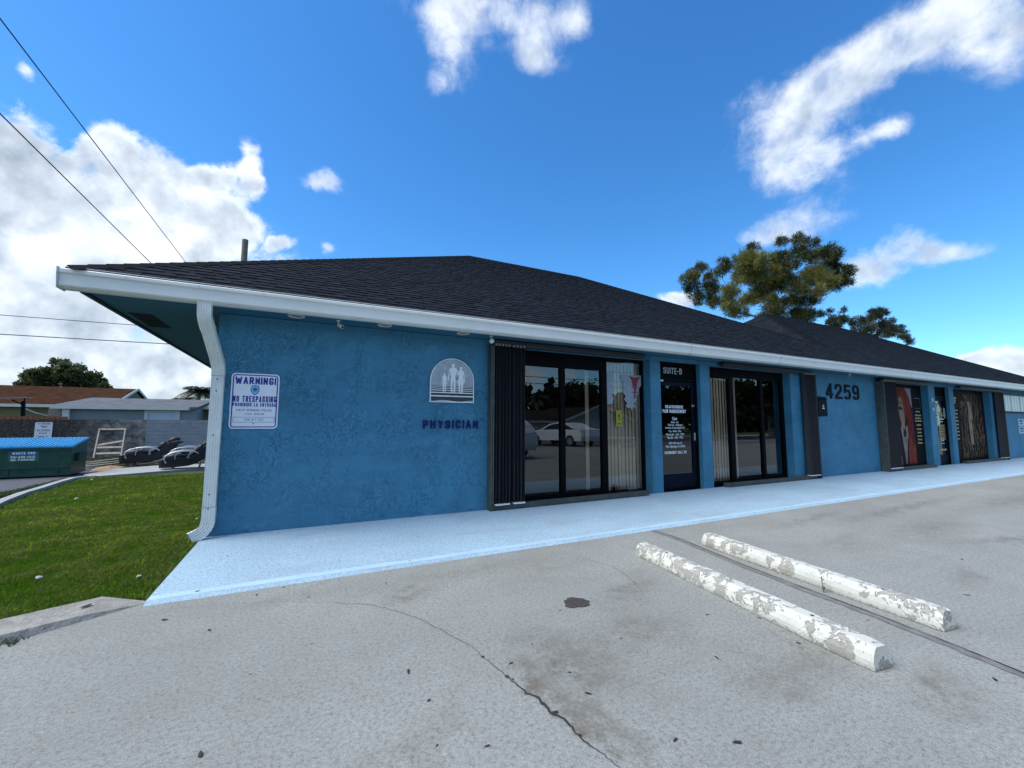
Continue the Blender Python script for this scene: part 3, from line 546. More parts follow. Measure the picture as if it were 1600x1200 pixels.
# grass blades
def grass():
    rng = np.random.default_rng(8); P = []
    def region(n, fx):
        got = 0
        while got < n:
            x, y = fx(int(n * 2)); xl = np.array([lawn_left(v) + .1 for v in y]); ok = (x > xl) & (x < -1.03) & (y > -5.6) & (y < 12.6)
            # keep clear of the curb in front: the back edge line of the transition curb
            lim = np.where(x > -1.304, -1.86 + (-1.02 - x) * .40, np.where(x > -3.1, -1.747 + (x + 1.304) * .614, -2.85 + (x + 3.1) * .466)) + .02
            ok &= (y > lim)
            ok &= ~((y > 12.3) & (x > -6.3) & (y > 12.6 + (x + 6.1) * .7))
            P.append(np.stack([x[ok], y[ok]], 1)); got += ok.sum()
    region(60000, lambda n: (rng.uniform(-3.2, -1.0, n), rng.uniform(-2, 1.2, n)))
    region(60000, lambda n: (rng.uniform(-5.2, -1.0, n), rng.uniform(1.2, 5.0, n)))
    region(50000, lambda n: (rng.uniform(-6.6, -1.0, n), rng.uniform(5, 12.7, n)))
    region(9000, lambda n: (rng.uniform(-9, -3.2, n), rng.uniform(-2, 4, n)))
    region(16000, lambda n: (rng.uniform(-9, -1.7, n), rng.uniform(-5.6, -1.9, n)))
    P = np.concatenate(P); n = len(P)
    d = np.hypot(P[:, 0], P[:, 1] + 6); s = np.clip(d / 5.0, 1.0, 2.4)
    z = np.array([G(v) for v in P[:, 1]]) - .02
    cl = np.array([mnoise.noise((a * 1.1, b * 1.1, 0)) for a, b in P]); cl2 = np.array([mnoise.noise((a * 4.1, b * 4.1, 5)) for a, b in P])
    h = (rng.uniform(.022, .05, n) * (1 + .45 * cl + .5 * cl2)) * np.sqrt(s); w = rng.uniform(.0028, .005, n) * s
    az = rng.uniform(0, 6.283, n); lean = rng.uniform(.2, 1.3, n) * h; la = az + rng.normal(0, .7, n) + 1.57
    dx, dy = np.cos(az) * w, np.sin(az) * w; lx, ly = np.cos(la) * lean, np.sin(la) * lean
    V = np.zeros((n, 5, 3)); b = np.stack([P[:, 0], P[:, 1], z], 1)
    V[:, 0] = b + np.stack([-dx, -dy, 0 * dx], 1); V[:, 1] = b + np.stack([dx, dy, 0 * dx], 1)
    V[:, 2] = b + np.stack([dx * .8 + lx * .35, dy * .8 + ly * .35, h * .6], 1); V[:, 3] = b + np.stack([-dx * .8 + lx * .35, -dy * .8 + ly * .35, h * .6], 1)
    V[:, 4] = b + np.stack([lx, ly, h], 1)
    me = bpy.data.meshes.new('grass'); me.vertices.add(n * 5); me.vertices.foreach_set('co', V.ravel())
    li = (np.arange(n)[:, None] * 5 + np.array([0, 1, 2, 3, 3, 2, 4])[None]).ravel()
    me.loops.add(len(li)); me.loops.foreach_set('vertex_index', li.astype(np.int32))
    me.polygons.add(n * 2); st = (np.arange(n)[:, None] * 7 + np.array([0, 4])[None]).ravel()
    me.polygons.foreach_set('loop_start', st.astype(np.int32)); me.update()
    at = me.attributes.new('tint', 'FLOAT', 'POINT'); at.data.foreach_set('value', np.repeat(np.clip(.46 + .40 * cl + .38 * cl2 + .30 * rng.normal(0, 1, n), 0, 1), 5))
    m, nt, b_, co = base_mat('grass_blades', .6)
    a = N(nt, 'ShaderNodeAttribute', attribute_name='tint'); cr = N(nt, 'ShaderNodeValToRGB'); e = cr.color_ramp.elements
    e[0].color = (*(.065, .185, .001), 1); e[1].color = (*(.31, .44, .008), 1); x = e.new(.93); x.color = (.17, .15, .065, 1); e[1].position = .8 if False else e[1].position
    nt.links.new(a.outputs['Fac'], cr.inputs[0]); nt.links.new(cr.outputs[0], b_.inputs['Base Color'])
    b_.inputs['Specular IOR Level'].default_value = 0.0
    trn = N(nt, 'ShaderNodeBsdfTranslucent'); nt.links.new(cr.outputs[0], trn.inputs[0]); mxs = N(nt, 'ShaderNodeMixShader', inp={0: .35})
    nt.links.new(b_.outputs[0], mxs.inputs[1]); nt.links.new(trn.outputs[0], mxs.inputs[2]); nt.links.new(mxs.outputs[0], nt.nodes['Material Output'].inputs[0])
    me.materials.append(m); o = bpy.data.objects.new('grass', me); COL.objects.link(o)
    tag(o, 'short green mown grass with yellowish patches between walkway and curb', 'grass', kind='stuff')
grass()
# scrub grass at the back by the wall
def tufts(name, areas, n, hh, label, seed):
    rng = np.random.default_rng(seed); mb = MB()
    for _ in range(n):
        x0, x1, y0, y1 = areas[rng.integers(len(areas))]; x, y = rng.uniform(x0, x1), rng.uniform(y0, y1); z = G(y) - .05
        a = rng.uniform(0, 6.28); h = hh * rng.uniform(.4, 1.3); w = .012; lx, ly = rng.normal(0, h * .4, 2)
        mb.add([(x - w * math.cos(a), y - w * math.sin(a), z), (x + w * math.cos(a), y + w * math.sin(a), z), (x + lx, y + ly, z + h)], [(0, 1, 2)])
    tag(mb.build(name, mat('scrub_grass', (.07, .10, .025), .7, .5, 3), fix=False), label, 'grass', kind='stuff')
tufts('grass', [(-9, -2, 16.5, 23.6), (-12, -6.5, 18.8, 23.6), (-6.9, -6.45, 6, 13)], 26000, .10, 'scruffy grass around the scrap timber at the foot of the block wall', 2)
# ---------------------------------------------------------------- the shop building
shop = thing('shop_building', (0, 0, 0), 'long low blue stucco shop building with dark shingled hip roof and white gutter', 'building')
w = MB()
for x0, x1 in ((-.98, 3.2), (10.6, 15.5), (23.2, 31.0)): w.box(x0, x1, 0, .32, 0, 2.675)
for x0, x1 in ((3.2, 6.02), (6.29, 7.42), (7.72, 10.6), (15.5, 18.05), (18.5, 19.58), (19.95, 23.2)): w.box(x0, x1, .0, .32, 2.60, 2.675)
w.box(-.98, -.78, .32, 12.2, -.6, 2.675); w.box(30.8, 31.0, .32, 12.2, 0, 2.675); w.box(-.98, 31, 12.2, 12.4, -.6, 2.675)
w.box(-.98, -.78, 0, .32, -.6, -.001)
w.build('wall', STUCCO, shop)
for x0, x1 in ((6.02, 6.29), (7.42, 7.72), (18.05, 18.5), (19.58, 19.95)):
    p = MB(); p.box(x0, x1, -.012, .32, .0, 2.675); p.build('pillar', STUCCO, shop, bevel=.008)
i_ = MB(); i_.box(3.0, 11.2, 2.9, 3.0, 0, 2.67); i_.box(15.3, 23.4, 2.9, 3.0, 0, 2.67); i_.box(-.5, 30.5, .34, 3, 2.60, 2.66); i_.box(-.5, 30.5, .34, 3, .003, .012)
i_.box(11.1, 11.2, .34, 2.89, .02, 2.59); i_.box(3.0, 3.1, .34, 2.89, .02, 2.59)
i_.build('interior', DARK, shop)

# soffit with perforated vent
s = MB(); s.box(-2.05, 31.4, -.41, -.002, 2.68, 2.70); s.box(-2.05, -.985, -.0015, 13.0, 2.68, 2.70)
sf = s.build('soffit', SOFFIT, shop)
s = MB()
for k in range(9): s.box(-1.97 + k * .026, -1.955 + k * .026, .5, 1.25, 2.668, 2.679)
s.box(-1.98, -1.74, .48, .5, 2.667, 2.679); s.box(-1.98, -1.74, 1.25, 1.27, 2.667, 2.679)
s.build('soffit_vent', mat('vent_dark', (.01, .014, .018), .7), sf)
for xa in (-2.10, 31.4):
    s = MB(); s.box(xa, xa + .048, -.40, 13.05, 2.66, 2.83); s.build('fascia', mat('dark_fascia', (.012, .018, .024), .6), shop)
s = MB(); s.box(-2.05, 31.4, -.41, -.385, 2.70, 2.84); s.build('fascia', WHITE, shop)

# roof planes built course by course
EXPO = .124      # horizontal run of one course
MP = .571; SL = math.sqrt(1 + MP * MP)
def roof_face(mb, tint, P0, U, W, z0, segs, tmax):
    """P0 origin on the eave, U along the eave, W horizontal upslope direction; segs(t)->[(u0,u1)]; each course is a dark
    backing strip with raised shingle tabs of random width on it"""
    U = Vector(U); W = Vector(W); P0 = Vector(P0); t = 0; rnd = random.Random(int(z0 * 1000) + int(tmax * 10) + int(P0.x * 3))
    while t < tmax - 1e-4:
        t1 = min(t + EXPO, tmax); a = segs(t)[0]; b = segs(t1)[0]
        if b[1] < b[0]: c_ = (b[0] + b[1]) / 2; b = (c_, c_)
        if a[1] - a[0] < 1e-4: break
        def pt(u, tt, up): q = P0 + U * u + W * tt; return (q.x, q.y, z0 + MP * tt + up)
        def lim(u, tt):
            k = (tt - t) / (t1 - t); return min(max(u, a[0] + (b[0] - a[0]) * k), a[1] + (b[1] - a[1]) * k)
        o = len(mb.v); base = rnd.uniform(.18, .42)
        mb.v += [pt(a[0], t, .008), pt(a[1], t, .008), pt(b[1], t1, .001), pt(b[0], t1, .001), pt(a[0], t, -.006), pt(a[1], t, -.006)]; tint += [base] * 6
        mb.f += [(o, o + 1, o + 2, o + 3), (o + 4, o + 5, o + 1, o)]
        u = a[0] - rnd.uniform(0, .3)
        while u < a[1]:
            w_ = rnd.choice((.11, .16, .2, .26, .34)) * rnd.uniform(.85, 1.15); v = u + w_ * .93
            u0, u1, u2, u3 = lim(u, t), lim(v, t), lim(v - w_ * .06, t1), lim(u + w_ * .06, t1)
            if u1 - u0 > .02:
                o = len(mb.v); tv = min(1, max(0, rnd.gauss(.60, .20))); dn = -.004
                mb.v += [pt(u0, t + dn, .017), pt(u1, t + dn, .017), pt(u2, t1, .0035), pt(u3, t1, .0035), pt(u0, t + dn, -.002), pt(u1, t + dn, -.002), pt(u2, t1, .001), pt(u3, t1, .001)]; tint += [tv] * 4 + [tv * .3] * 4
                mb.f += [(o, o + 1, o + 2, o + 3), (o + 4, o + 5, o + 1, o), (o + 1, o + 5, o + 6, o + 2), (o + 4, o, o + 3, o + 7)]
            u += w_ + rnd.choice((.0, .03, .06, .10, .14)) * rnd.uniform(.8, 1.2)
        t = t1
mb = MB(); uvs = []
AY, BY, ZE, Y0 = 6.64, 6.21, 2.86, -.55
# split the front so that both hips end cleanly at their own ridge
def frontA(t): return [(-2.15 + t, (15.38 - t) if (15.38 - t) < (12.66 + t) else 14.02)]
def frontB(t): return [((12.66 + t) if (15.38 - t) < (12.66 + t) else 14.02, 31.9 - t)]
roof_face(mb, uvs, (0, Y0, 0), (1, 0, 0), (0, 1, 0), ZE, frontA, AY)
roof_face(mb, uvs, (0, Y0, 0), (1, 0, 0), (0, 1, 0), ZE, frontB, BY)
# left hip of A, right hip of A, left hip of B, right hip of B, back slopes
roof_face(mb, uvs, (-2.15, 0, 0), (0, -1, 0), (1, 0, 0), ZE, lambda t: [(-(12.73 - t), .55 - t)], AY)
roof_face(mb, uvs, (14.02, 0, 0), (0, 1, 0), (-1, 0, 0), ZE + MP * 1.36, lambda t: [(.81 + t, 11.37 - t)], 5.28)
roof_face(mb, uvs, (14.02, 0, 0), (0, -1, 0), (1, 0, 0), ZE + MP * 1.36, lambda t: [(-(10.51 - t), -(.81 + t))], 4.85)
roof_face(mb, uvs, (31.9, 0, 0), (0, 1, 0), (-1, 0, 0), ZE, lambda t: [(-.55 + t, 11.87 - t)], BY)
roof_face(mb, uvs, (0, 12.73, 0), (-1, 0, 0), (0, -1, 0), ZE, lambda t: [(-min(15.38 - t, 14.02 if t < 1.36 else 99), 2.15 - t)], AY)
roof_face(mb, uvs, (0, 11.87, 0), (-1, 0, 0), (0, -1, 0), ZE, lambda t: [(-(31.9 - t), -max(12.66 + t, 14.02 if t < 1.36 else 0))], BY)
roof = mb.build('roof', SHINGLE, shop, fix=False)
at = roof.data.attributes.new('tint', 'FLOAT', 'POINT'); at.data.foreach_set('value', uvs)
# hip and ridge caps: short overlapping pieces
def caps(a, b, wd=.11, step=.16):
    a, b = Vector(a), Vector(b); n = max(1, int((b - a).length / step)); c = MB(); t = (b - a) / n; d = t.normalized()
    side = d.cross(Vector((0, 0, 1))).normalized()
    drop = .075 if abs(d.z) < .01 else .046
    rnd = random.Random(int(a.x * 10))
    for i in range(n):
        p = a + t * i; q = a + t * (i + 1.04); l0, l1 = .018 + rnd.uniform(0, .002), .012
        z = Vector((0, 0, 1))
        v = [p + side * wd + z * (l0 - drop), p + z * (l0 + .012), p - side * wd + z * (l0 - drop), q + side * wd + z * (l1 - drop), q + z * (l1 + .012), q - side * wd + z * (l1 - drop)]
        o = [x - z * .012 for x in v[:3]]
        c.add(v + o, [(0, 1, 4, 3), (1, 2, 5, 4), (6, 7, 1, 0), (7, 8, 2, 1)])
    return c
CAPM = mat('ridge_shingle', tuple(x * .55 for x in (.0095, .0120, .0165)), .95, .5, 9, .6, 130, spec=.1)
zr = lambda t: ZE + MP * t
for a, b in (((-2.15, -.55, ZE), (4.49, 6.09, zr(6.64))), ((4.49, 6.09, zr(6.64)), (8.74, 6.09, zr(6.64))), ((14.02, .81, zr(1.36)), (8.74, 6.09, zr(6.64))),
             ((14.02, .81, zr(1.36)), (18.87, 5.66, zr(6.21))), ((18.87, 5.66, zr(6.21)), (25.69, 5.66, zr(6.21))), ((31.9, -.55, ZE), (25.69, 5.66, zr(6.21))),
             ((-2.15, 12.73, ZE), (4.49, 6.09, zr(6.64)))):
    caps(a, b).build('ridge_cap', CAPM, roof, fix=False)
v = MB(); v.lathe([(.16, 0), (.15, .12), (.10, .2), (0.001, .22)], (13.75, 3.4, 4.72), 2, 14); v.box(13.5, 14.0, 3.2, 3.6, 4.66, 4.76)
v.build('roof_vent', WHITE, roof)
# gutter (K profile) with drip edge
prof = [(-.412, 2.87), (-.412, 2.668), (-.420, 2.662), (-.500, 2.662), (-.515, 2.672), (-.535, 2.676), (-.546, 2.690), (-.546, 2.795), (-.552, 2.803), (-.566, 2.806), (-.570, 2.815), (-.570, 2.842), (-.560, 2.852), (-.548, 2.846), (-.548, 2.834), (-.530, 2.834), (-.425, 2.70)]
gt = MB(); gt.prism(prof, 0, -2.205, 31.9); gut = gt.build('gutter', WHITE, shop)
d = MB(); d.box(-2.16, 31.8, -.556, -.44, 2.853, 2.864); d.box(-2.16, 31.8, -.556, -.549, 2.8525, 2.872); d.build('drip_edge', WHITE, gut)
d = MB(); d.prism([(-.400, 2.875), (-.400, 2.655), (-.552, 2.655), (-.575, 2.8), (-.578, 2.858)], 0, -2.217, -2.206); d.build('end_cap', mat('cap_metal', (.45, .48, .47), .5, .3, 15), gut)
for x in (6.55, 9.35, 15.5, 22.0):
    d = MB(); d.prism([(-.411, 2.66), (-.513, 2.659), (-.5475, 2.684), (-.5478, 2.797), (-.573, 2.803), (-.573, 2.854), (-.56, 2.856)], 0, x, x + .006)
    d.build('seam', GREY, gut)
x = -1.7
while x < 8:
    sc_ = MB(); sc_.lathe([(.001, -.004), (.005, -.004), (.006, 0)], (x, -.5700, 2.828), 1, 6); x += .61
    sc_.build('screw_head', GREY, gut)

# downspout: ribbed rectangular pipe, own thing fixed to the wall
ds = thing('downspout', (-.95, -.07, 0), 'white ribbed downspout at the left corner of the blue building', 'downspout')
def rib_prof(hw, hd):
    pr = [(-hw, -hd), (hw, -hd), (hw, hd)]
    n = 5
    for k in range(n):
        xc = hw * .78 - k * (2 * hw * .78 / (n - 1)); pr += [(xc + .009, hd), (xc + .005, hd - .006), (xc - .005, hd - .006), (xc - .009, hd)]
    return pr + [(-hw, hd)]
def smoothpath(P, n=5):
    P = [Vector(p) for p in P]; out = []
    for i in range(len(P) - 1):
        p0, p1, p2, p3 = P[max(i - 1, 0)], P[i], P[i + 1], P[min(i + 2, len(P) - 1)]
        for k in range(n):
            t = k / n; out.append(.5 * ((2 * p1) + (-p0 + p2) * t + (2 * p0 - 5 * p1 + 4 * p2 - p3) * t * t + (-p0 + 3 * p1 - 3 * p2 + p3) * t ** 3))
    out.append(P[-1]); return out
def spout_piece(name, P, hw=.062, hd=.042, smooth=True):
    q = smoothpath(P) if smooth else [Vector(p) for p in P]
    m_ = MB(); m_.sweep(rib_prof(hw, hd), q, (1, 0, 0)); return m_.build(name, WHITEDIRTY, ds)
spout_piece('elbow', [(-1.040, -.482, 2.70), (-1.040, -.482, 2.60), (-1.038, -.462, 2.52), (-1.025, -.405, 2.435), (-1.012, -.355, 2.385)], .0645, .0445)
spout_piece('pipe', [(-1.016, -.372, 2.40), (-.948, -.112, 2.06)], smooth=False)
spout_piece('elbow', [(-.952, -.128, 2.085), (-.943, -.088, 2.02), (-.940, -.070, 1.96), (-.940, -.066, 1.90)], .0645, .0445)
spout_piece('pipe', [(-.940, -.066, 1.93), (-.940, -.066, .34)], smooth=False)
ep = smoothpath([(-.940, -.066, .38), (-.940, -.068, .24), (-.955, -.075, .15), (-1.01, -.10, .085), (-1.09, -.14, .045)], 5)
m_ = MB(); pts = ep; rp = rib_prof(.0645, .0445)
# bottom elbow kicks out sideways: crimped rings
for i, p in enumerate(pts):
    pass
def sweep_xy(mb, prof, pts, facing):
    n = len(prof); o = len(mb.v); fc = Vector(facing)
    for i, p in enumerate(pts):
        t = (pts[min(i + 1, len(pts) - 1)] - pts[max(i - 1, 0)]).normalized(); y = (fc - t * fc.dot(t)).normalized(); x = y.cross(t); cr = 1 + (.06 if i % 2 and i > 6 else 0)
        for a, b in prof: q = p + (a * x + b * y) * cr; mb.v.append((q.x, q.y, q.z))
    for i in range(len(pts) - 1):
        for k in range(n): mb.f.append((o + i * n + k, o + i * n + (k + 1) % n, o + (i + 1) * n + (k + 1) % n, o + (i + 1) * n + k))
    mb.f.append(tuple(o + k for k in range(n)))
sweep_xy(m_, rp, pts, (0, -1, 0)); m_.build('elbow', WHITEDIRTY, ds)
for z in (1.72, 1.86, .52, .36, 1.2):
    m_ = MB(); m_.lathe([(.001, -.003), (.007, -.003), (.008, 0)], (-.945, -.1085, z), 1, 8); m_.build('screw_head', BLACK, ds)
for z in (1.90, .375):
    m_ = MB(); m_.box(-1.006, -.874, -.112, -.02, z, z + .004); m_.build('seam', GREY, ds)

# ---------------------------------------------------------------- windows
BLIND = mat('vertical_blind', (.78, .69, .58), .7, .14, 2, .1, 50)
def window(frame_bars, panes, name='window', ypane=.215):
    f = MB()
    for b_ in frame_bars: f.box(*b_)
    o = f.build(name, FRAME, shop, bevel=.004)
    for (x0, x1, z0, z1) in panes:
        p = MB(); p.quad((x0, ypane, z0), (x1, ypane, z0), (x1, ypane, z1), (x0, ypane, z1)); p.build('pane', GLASS, o, fix=False)
    return o
def blinds(parent, x0, x1, z0, z1, y, n, ang=12, seed=1):
    rnd = random.Random(seed); b_ = MB(); pw = (x1 - x0) / n
    for k in range(n):
        c = x0 + pw * (k + .5); a = R(ang + rnd.uniform(-4, 4)); hw = pw * .56
        dx, dy = hw * math.cos(a), hw * math.sin(a); sw = rnd.uniform(-.006, .006)
        b_.add([(c - dx, y - dy, z1), (c, y - .006, z1), (c + dx, y + dy, z1), (c - dx + sw, y - dy, z0), (c + sw, y - .006, z0), (c + dx + sw, y + dy, z0)], [(0, 3, 4, 1), (1, 4, 5, 2)])
    b_.box(x0, x1, y - .02, y + .02, z1, z1 + .035)
    return b_.build('blind', BLIND, parent, fix=False)
YB = (.175, .25)
def bars(*L): return [(a, b, YB[0], YB[1], c, d) for a, b, c, d in L]
w1 = window(bars((3.2, 3.285, .0, 2.6), (4.06, 4.16, .13, 2.34), (4.975, 5.10, .0, 2.6), (5.985, 6.019, .0, 2.6), (3.285, 4.975, 2.34, 2.6), (3.285, 4.975, .0, .13), (5.10, 5.985, 2.565, 2.6), (5.10, 5.985, .0, .07)),
            [(3.285, 4.06, .13, 2.34), (4.16, 4.975, .13, 2.34), (5.10, 5.985, .07, 2.565)])
blinds(w1, 5.16, 6.22, .09, 2.50, .27, 12, 14, 3)
b1 = MB(); b1.add([(4.79, .45, 2.54), (4.88, .46, 2.54), (4.885, .46, .10), (4.795, .45, .10)], [(0, 3, 2, 1)]); b1.build('blind', BLIND, w1, fix=False)
w2 = window(bars((7.72, 7.80, .0, 2.6), (8.58, 8.72, .0, 2.6), (9.70, 9.80, .12, 2.40), (10.52, 10.6, .0, 2.6), (7.80, 8.58, 2.36, 2.6), (7.80, 8.58, .0, .07), (8.72, 10.52, 2.40, 2.6), (8.72, 10.52, .0, .12)),
            [(7.80, 8.58, .07, 2.36), (8.72, 9.70, .12, 2.40), (9.80, 10.52, .12, 2.40)])
blinds(w2, 7.98, 8.92, .09, 2.34, .27, 10, 14, 5)
w3 = window(bars((15.5, 15.58, .0, 2.6), (16.95, 17.05, .1, 2.5), (17.95, 18.05, .0, 2.6), (15.58, 17.95, 2.5, 2.6), (15.58, 17.95, .0, .1)), [(15.58, 16.95, .1, 2.5), (17.05, 17.95, .1, 2.5)])
w4 = window(bars((19.95, 20.02, .0, 2.6), (20.72, 20.84, .1, 2.5), (23.1, 23.2, .0, 2.6), (20.02, 23.1, 2.5, 2.6), (20.02, 23.1, .0, .1)), [(20.02, 20.72, .1, 2.5), (20.84, 23.1, .1, 2.5)])
# stickers and torn notice behind the third pane of the first window
def decal(name, pts, y, m, parent=None, th=.002):
    d_ = MB(); d_.prism(pts, 1, y - th, y); return d_.build(name, m, parent)
YELL = mat('yellow_sticker', (.30, .28, .01), .6, .2, 20); PAPER = mat('torn_paper', (.27, .31, .35), .8, .1, 10); REDP = mat('red_print', (.26, .02, .045), .6, .1, 10)
st_ = thing('sticker', (5.42, .2, 1.45), 'small yellow warning sticker on the pane with beige blinds', 'sticker')
decal('sheet', rrect(5.33, 5.47, 1.29, 1.60, .01), .205, YELL, st_)
q = MB(); text_mb(q, '!', 5.385, 5.415, 1.47, .12, .202, .001, .02); q.box(5.36, 5.44, .2005, .202, 1.335, 1.35); q.build('print', BLACK, st_)
tn = thing('torn_notice', (5.75, .2, 2.1), 'torn white paper notice with a red caduceus high on the blind-backed pane', 'notice')
rn = random.Random(12)
pts = [(5.985, 2.30), (5.46, 2.30)]
for k in range(9): pts.append((5.47 + k * .012 + (.05 if k % 2 else 0) + rn.uniform(-.01, .02), 2.22 - k * .068))
pts += [(5.66, 1.64), (5.70, 1.66), (5.72, 1.60), (5.78, 1.67), (5.84, 1.65)]
for k in range(6): pts.append((5.80 + k * .03 + (.03 if k % 2 else -.01), 1.74 + k * .07))
pts += [(5.985, 2.12)]
decal('sheet', pts, .209, PAPER, tn)
q = MB(); q.add([(a, .2055, c) for a, c in ((5.66, 2.28), (5.74, 2.20), (5.76, 2.10), (5.80, 2.0), (5.79, 1.84), (5.83, 1.84), (5.85, 2.0), (5.88, 2.12), (5.90, 2.20), (5.975, 2.28), (5.82, 2.25))], [(0, 1, 8, 9, 10), (1, 2, 7, 8), (2, 3, 6, 7), (3, 4, 5, 6)])
for z_ in (2.16, 2.05, 1.95): q.box(5.72, 5.92, .2045, .2054, z_, z_ + .014)
q.build('print', REDP, tn, fix=False)
pp = MB(); rn = random.Random(4); pts = [(5.115, 2.30)] + [(5.115, 1.70)] + [(5.24 + (.05 if k % 2 else 0), 1.72 + k * .095) for k in range(6)] + [(5.30, 2.30)]
o = decal('torn_notice', pts, .209, PAPER); tag(o, 'torn white paper scrap along the left edge of the blind-backed pane', 'notice')
bx = MB(); bx.box(5.24, 5.37, .26, .31, .07, .20); tag(bx.build('floor_box', BLACK, bevel=.006), 'small black box on the sill behind the pane with blinds', 'box')

# ---------------------------------------------------------------- doors
def door(x0, x1, y, name='door'):
    f = MB(); f.box(x0, x0 + .05, y - .03, y + .05, 0.02, 2.6); f.box(x1 - .05, x1, y - .03, y + .05, 0.02, 2.6); f.box(x0 + .05, x1 - .05, y - .03, y + .05, 2.22, 2.27); f.box(x0 + .05, x1 - .05, y - .03, y + .05, 2.56, 2.6); f.box(x0 + .05, x1 - .05, y - .03, y + .06, .02, .05)
    o = f.build(name, FRAME, shop, bevel=.003)
    l = MB(); a, b_ = x0 + .055, x1 - .055
    for c in ((a, a + .06, .06, 2.21), (b_ - .09, b_, .06, 2.21), (a + .06, b_ - .09, 2.12, 2.21), (a + .06, b_ - .09, .06, .34)): l.box(c[0], c[1], y, y + .04, c[2], c[3])
    l.build('door_leaf', mat('door_leaf', (.003, .005, .014), .55, .2, 6, spec=.1), o, bevel=.003)
    p = MB(); p.quad((a + .06, y + .02, .34), (b_ - .09, y + .02, .34), (b_ - .09, y + .02, 2.12), (a + .06, y + .02, 2.12)); p.build('pane', GLASS_D, o, fix=False)
    p = MB(); p.box(x0 + .052, x1 - .052, y, y + .02, 2.272, 2.558); p.build('transom_panel', mat('transom_black', (.004, .004, .005), .7, spec=.05), o)
    return o
GLASS_D = glass_mat('door_glass', (.12, .12, .14), 1.75, (.92, .96, 1))
d1 = door(6.29, 7.42, .11)
q = MB(); stroke_mb(q, 'SUITE-B', 6.50, 7.02, 2.43, .125, .108, .004, .14); q.build('lettering', mat('dim_white', (.42, .43, .45), .5), d1, fix=False)
q = MB()
for s_, z, h, wd in (('REJUVEUNIQUE', 1.69, .062, .50), ('PAIN MANAGEMENT', 1.60, .070, .66), ('Open', 1.455, .062, .14), ('Mon - Fri', 1.378, .042, .20), ('9:30 am - 5:00 pm', 1.322, .042, .40), ('Saturday (2 Saturdays) 9-12', 1.265, .038, .54),
                ('Tue - Wed - Thur', 1.195, .042, .36), ('Phone 561 - 642 - 7779', 1.13, .045, .50), ('Fax 561 - 642 - 7776', 1.065, .045, .44), ('4259 10th Ave. N.', .955, .045, .38), ('Palm Springs, FL 33461', .89, .048, .54), ('EMERGENCY CALL 911', .766, .055, .62)):
    (stroke_mb(q, s_, 6.79 - wd / 2, 6.79 + wd / 2, z, h, .124, .001, .20) if s_.isupper() else text_mb(q, s_, 6.79 - wd / 2, 6.79 + wd / 2, z, h, .124, .001, .018 if h > .05 else .012))
q.build('lettering', PALEWHITE, d1, fix=False)
q = MB(); q.lathe([(.001, -.03), (.018, -.03), (.02, -.005), (.028, 0), (.028, .005)], (7.315, .11, 1.72), 1, 14); q.build('lock', mat('chrome', (.6, .6, .6), .25, .05, metal=1.0), d1); q = MB(); q.box(7.29, 7.335, .08, .108, 1.0, 1.16); q.build('door_handle', mat('chrome', (.6, .6, .6), .25, .05, metal=1.0), d1)
q = MB(); q.box(6.36, 6.45, .07, .108, 2.2, 2.225); q.build('door_closer', PALEWHITE, d1)
q = MB(); q.box(6.346, 6.362, .104, .1095, 1.35, 1.55); q.box(6.349, 6.358, .104, .1095, 1.12, 1.28); q.build('sticker', mat('dim_white', (.42, .43, .45), .5), d1)
d2 = door(18.5, 19.58, .11); DX = .12
GOLD = mat('gold_lettering', (.45, .34, .12), .5, .15, 10)
q = MB(); rn = random.Random(2)
q.lathe([(.001, 0), (.13, 0), (.13, .004)], (18.98 + DX, .124, 1.86), 1, 24); q.build('logo', mat('logo_cream', (.62, .56, .48), .6), d2, fix=False)
q = MB()
for k in range(5): a = R(20 + k * 35); q.bar((18.98 + DX + .14 * math.cos(a), .124, 1.86 + .14 * math.sin(a)), (18.98 + DX + .24 * math.cos(a), .124, 1.86 + .24 * math.sin(a)), .02, .004)
for k in range(10): q.box(18.86 + DX + rn.uniform(0, .03), 19.38 + DX - rn.uniform(0, .05), .120, .1245, 1.30 - k * .052, 1.328 - k * .052)
q.box(18.80 + DX, 19.42 + DX, .12, .1245, .47, .53); q.box(18.84 + DX, 19.3 + DX, .12, .1245, 1.62, 1.66); q.box(18.84 + DX, 19.25 + DX, .12, .1245, 1.7, 1.73)
q.build('lettering', GOLD, d2, fix=False)
q = MB(); q.box(18.98 + DX, 19.04 + DX, .12, .1245, .78, .90); q.box(19.12 + DX, 19.17 + DX, .12, .1245, .78, .90); q.box(18.84 + DX, 19.30 + DX, .12, .1245, 1.50, 1.535); q.box(18.84 + DX, 19.2 + DX, .12, .1245, 1.42, 1.445); q.box(18.95 + DX, 19.2 + DX, .12, .1245, .7, .715)
q.build('lettering', PALEWHITE, d2, fix=False)
q = MB(); q.box(19.40, 19.44, .07, .109, 1.55, 1.9); q.build('door_handle', mat('chrome', (.6, .6, .6), .25, .05, metal=1.0), d2)

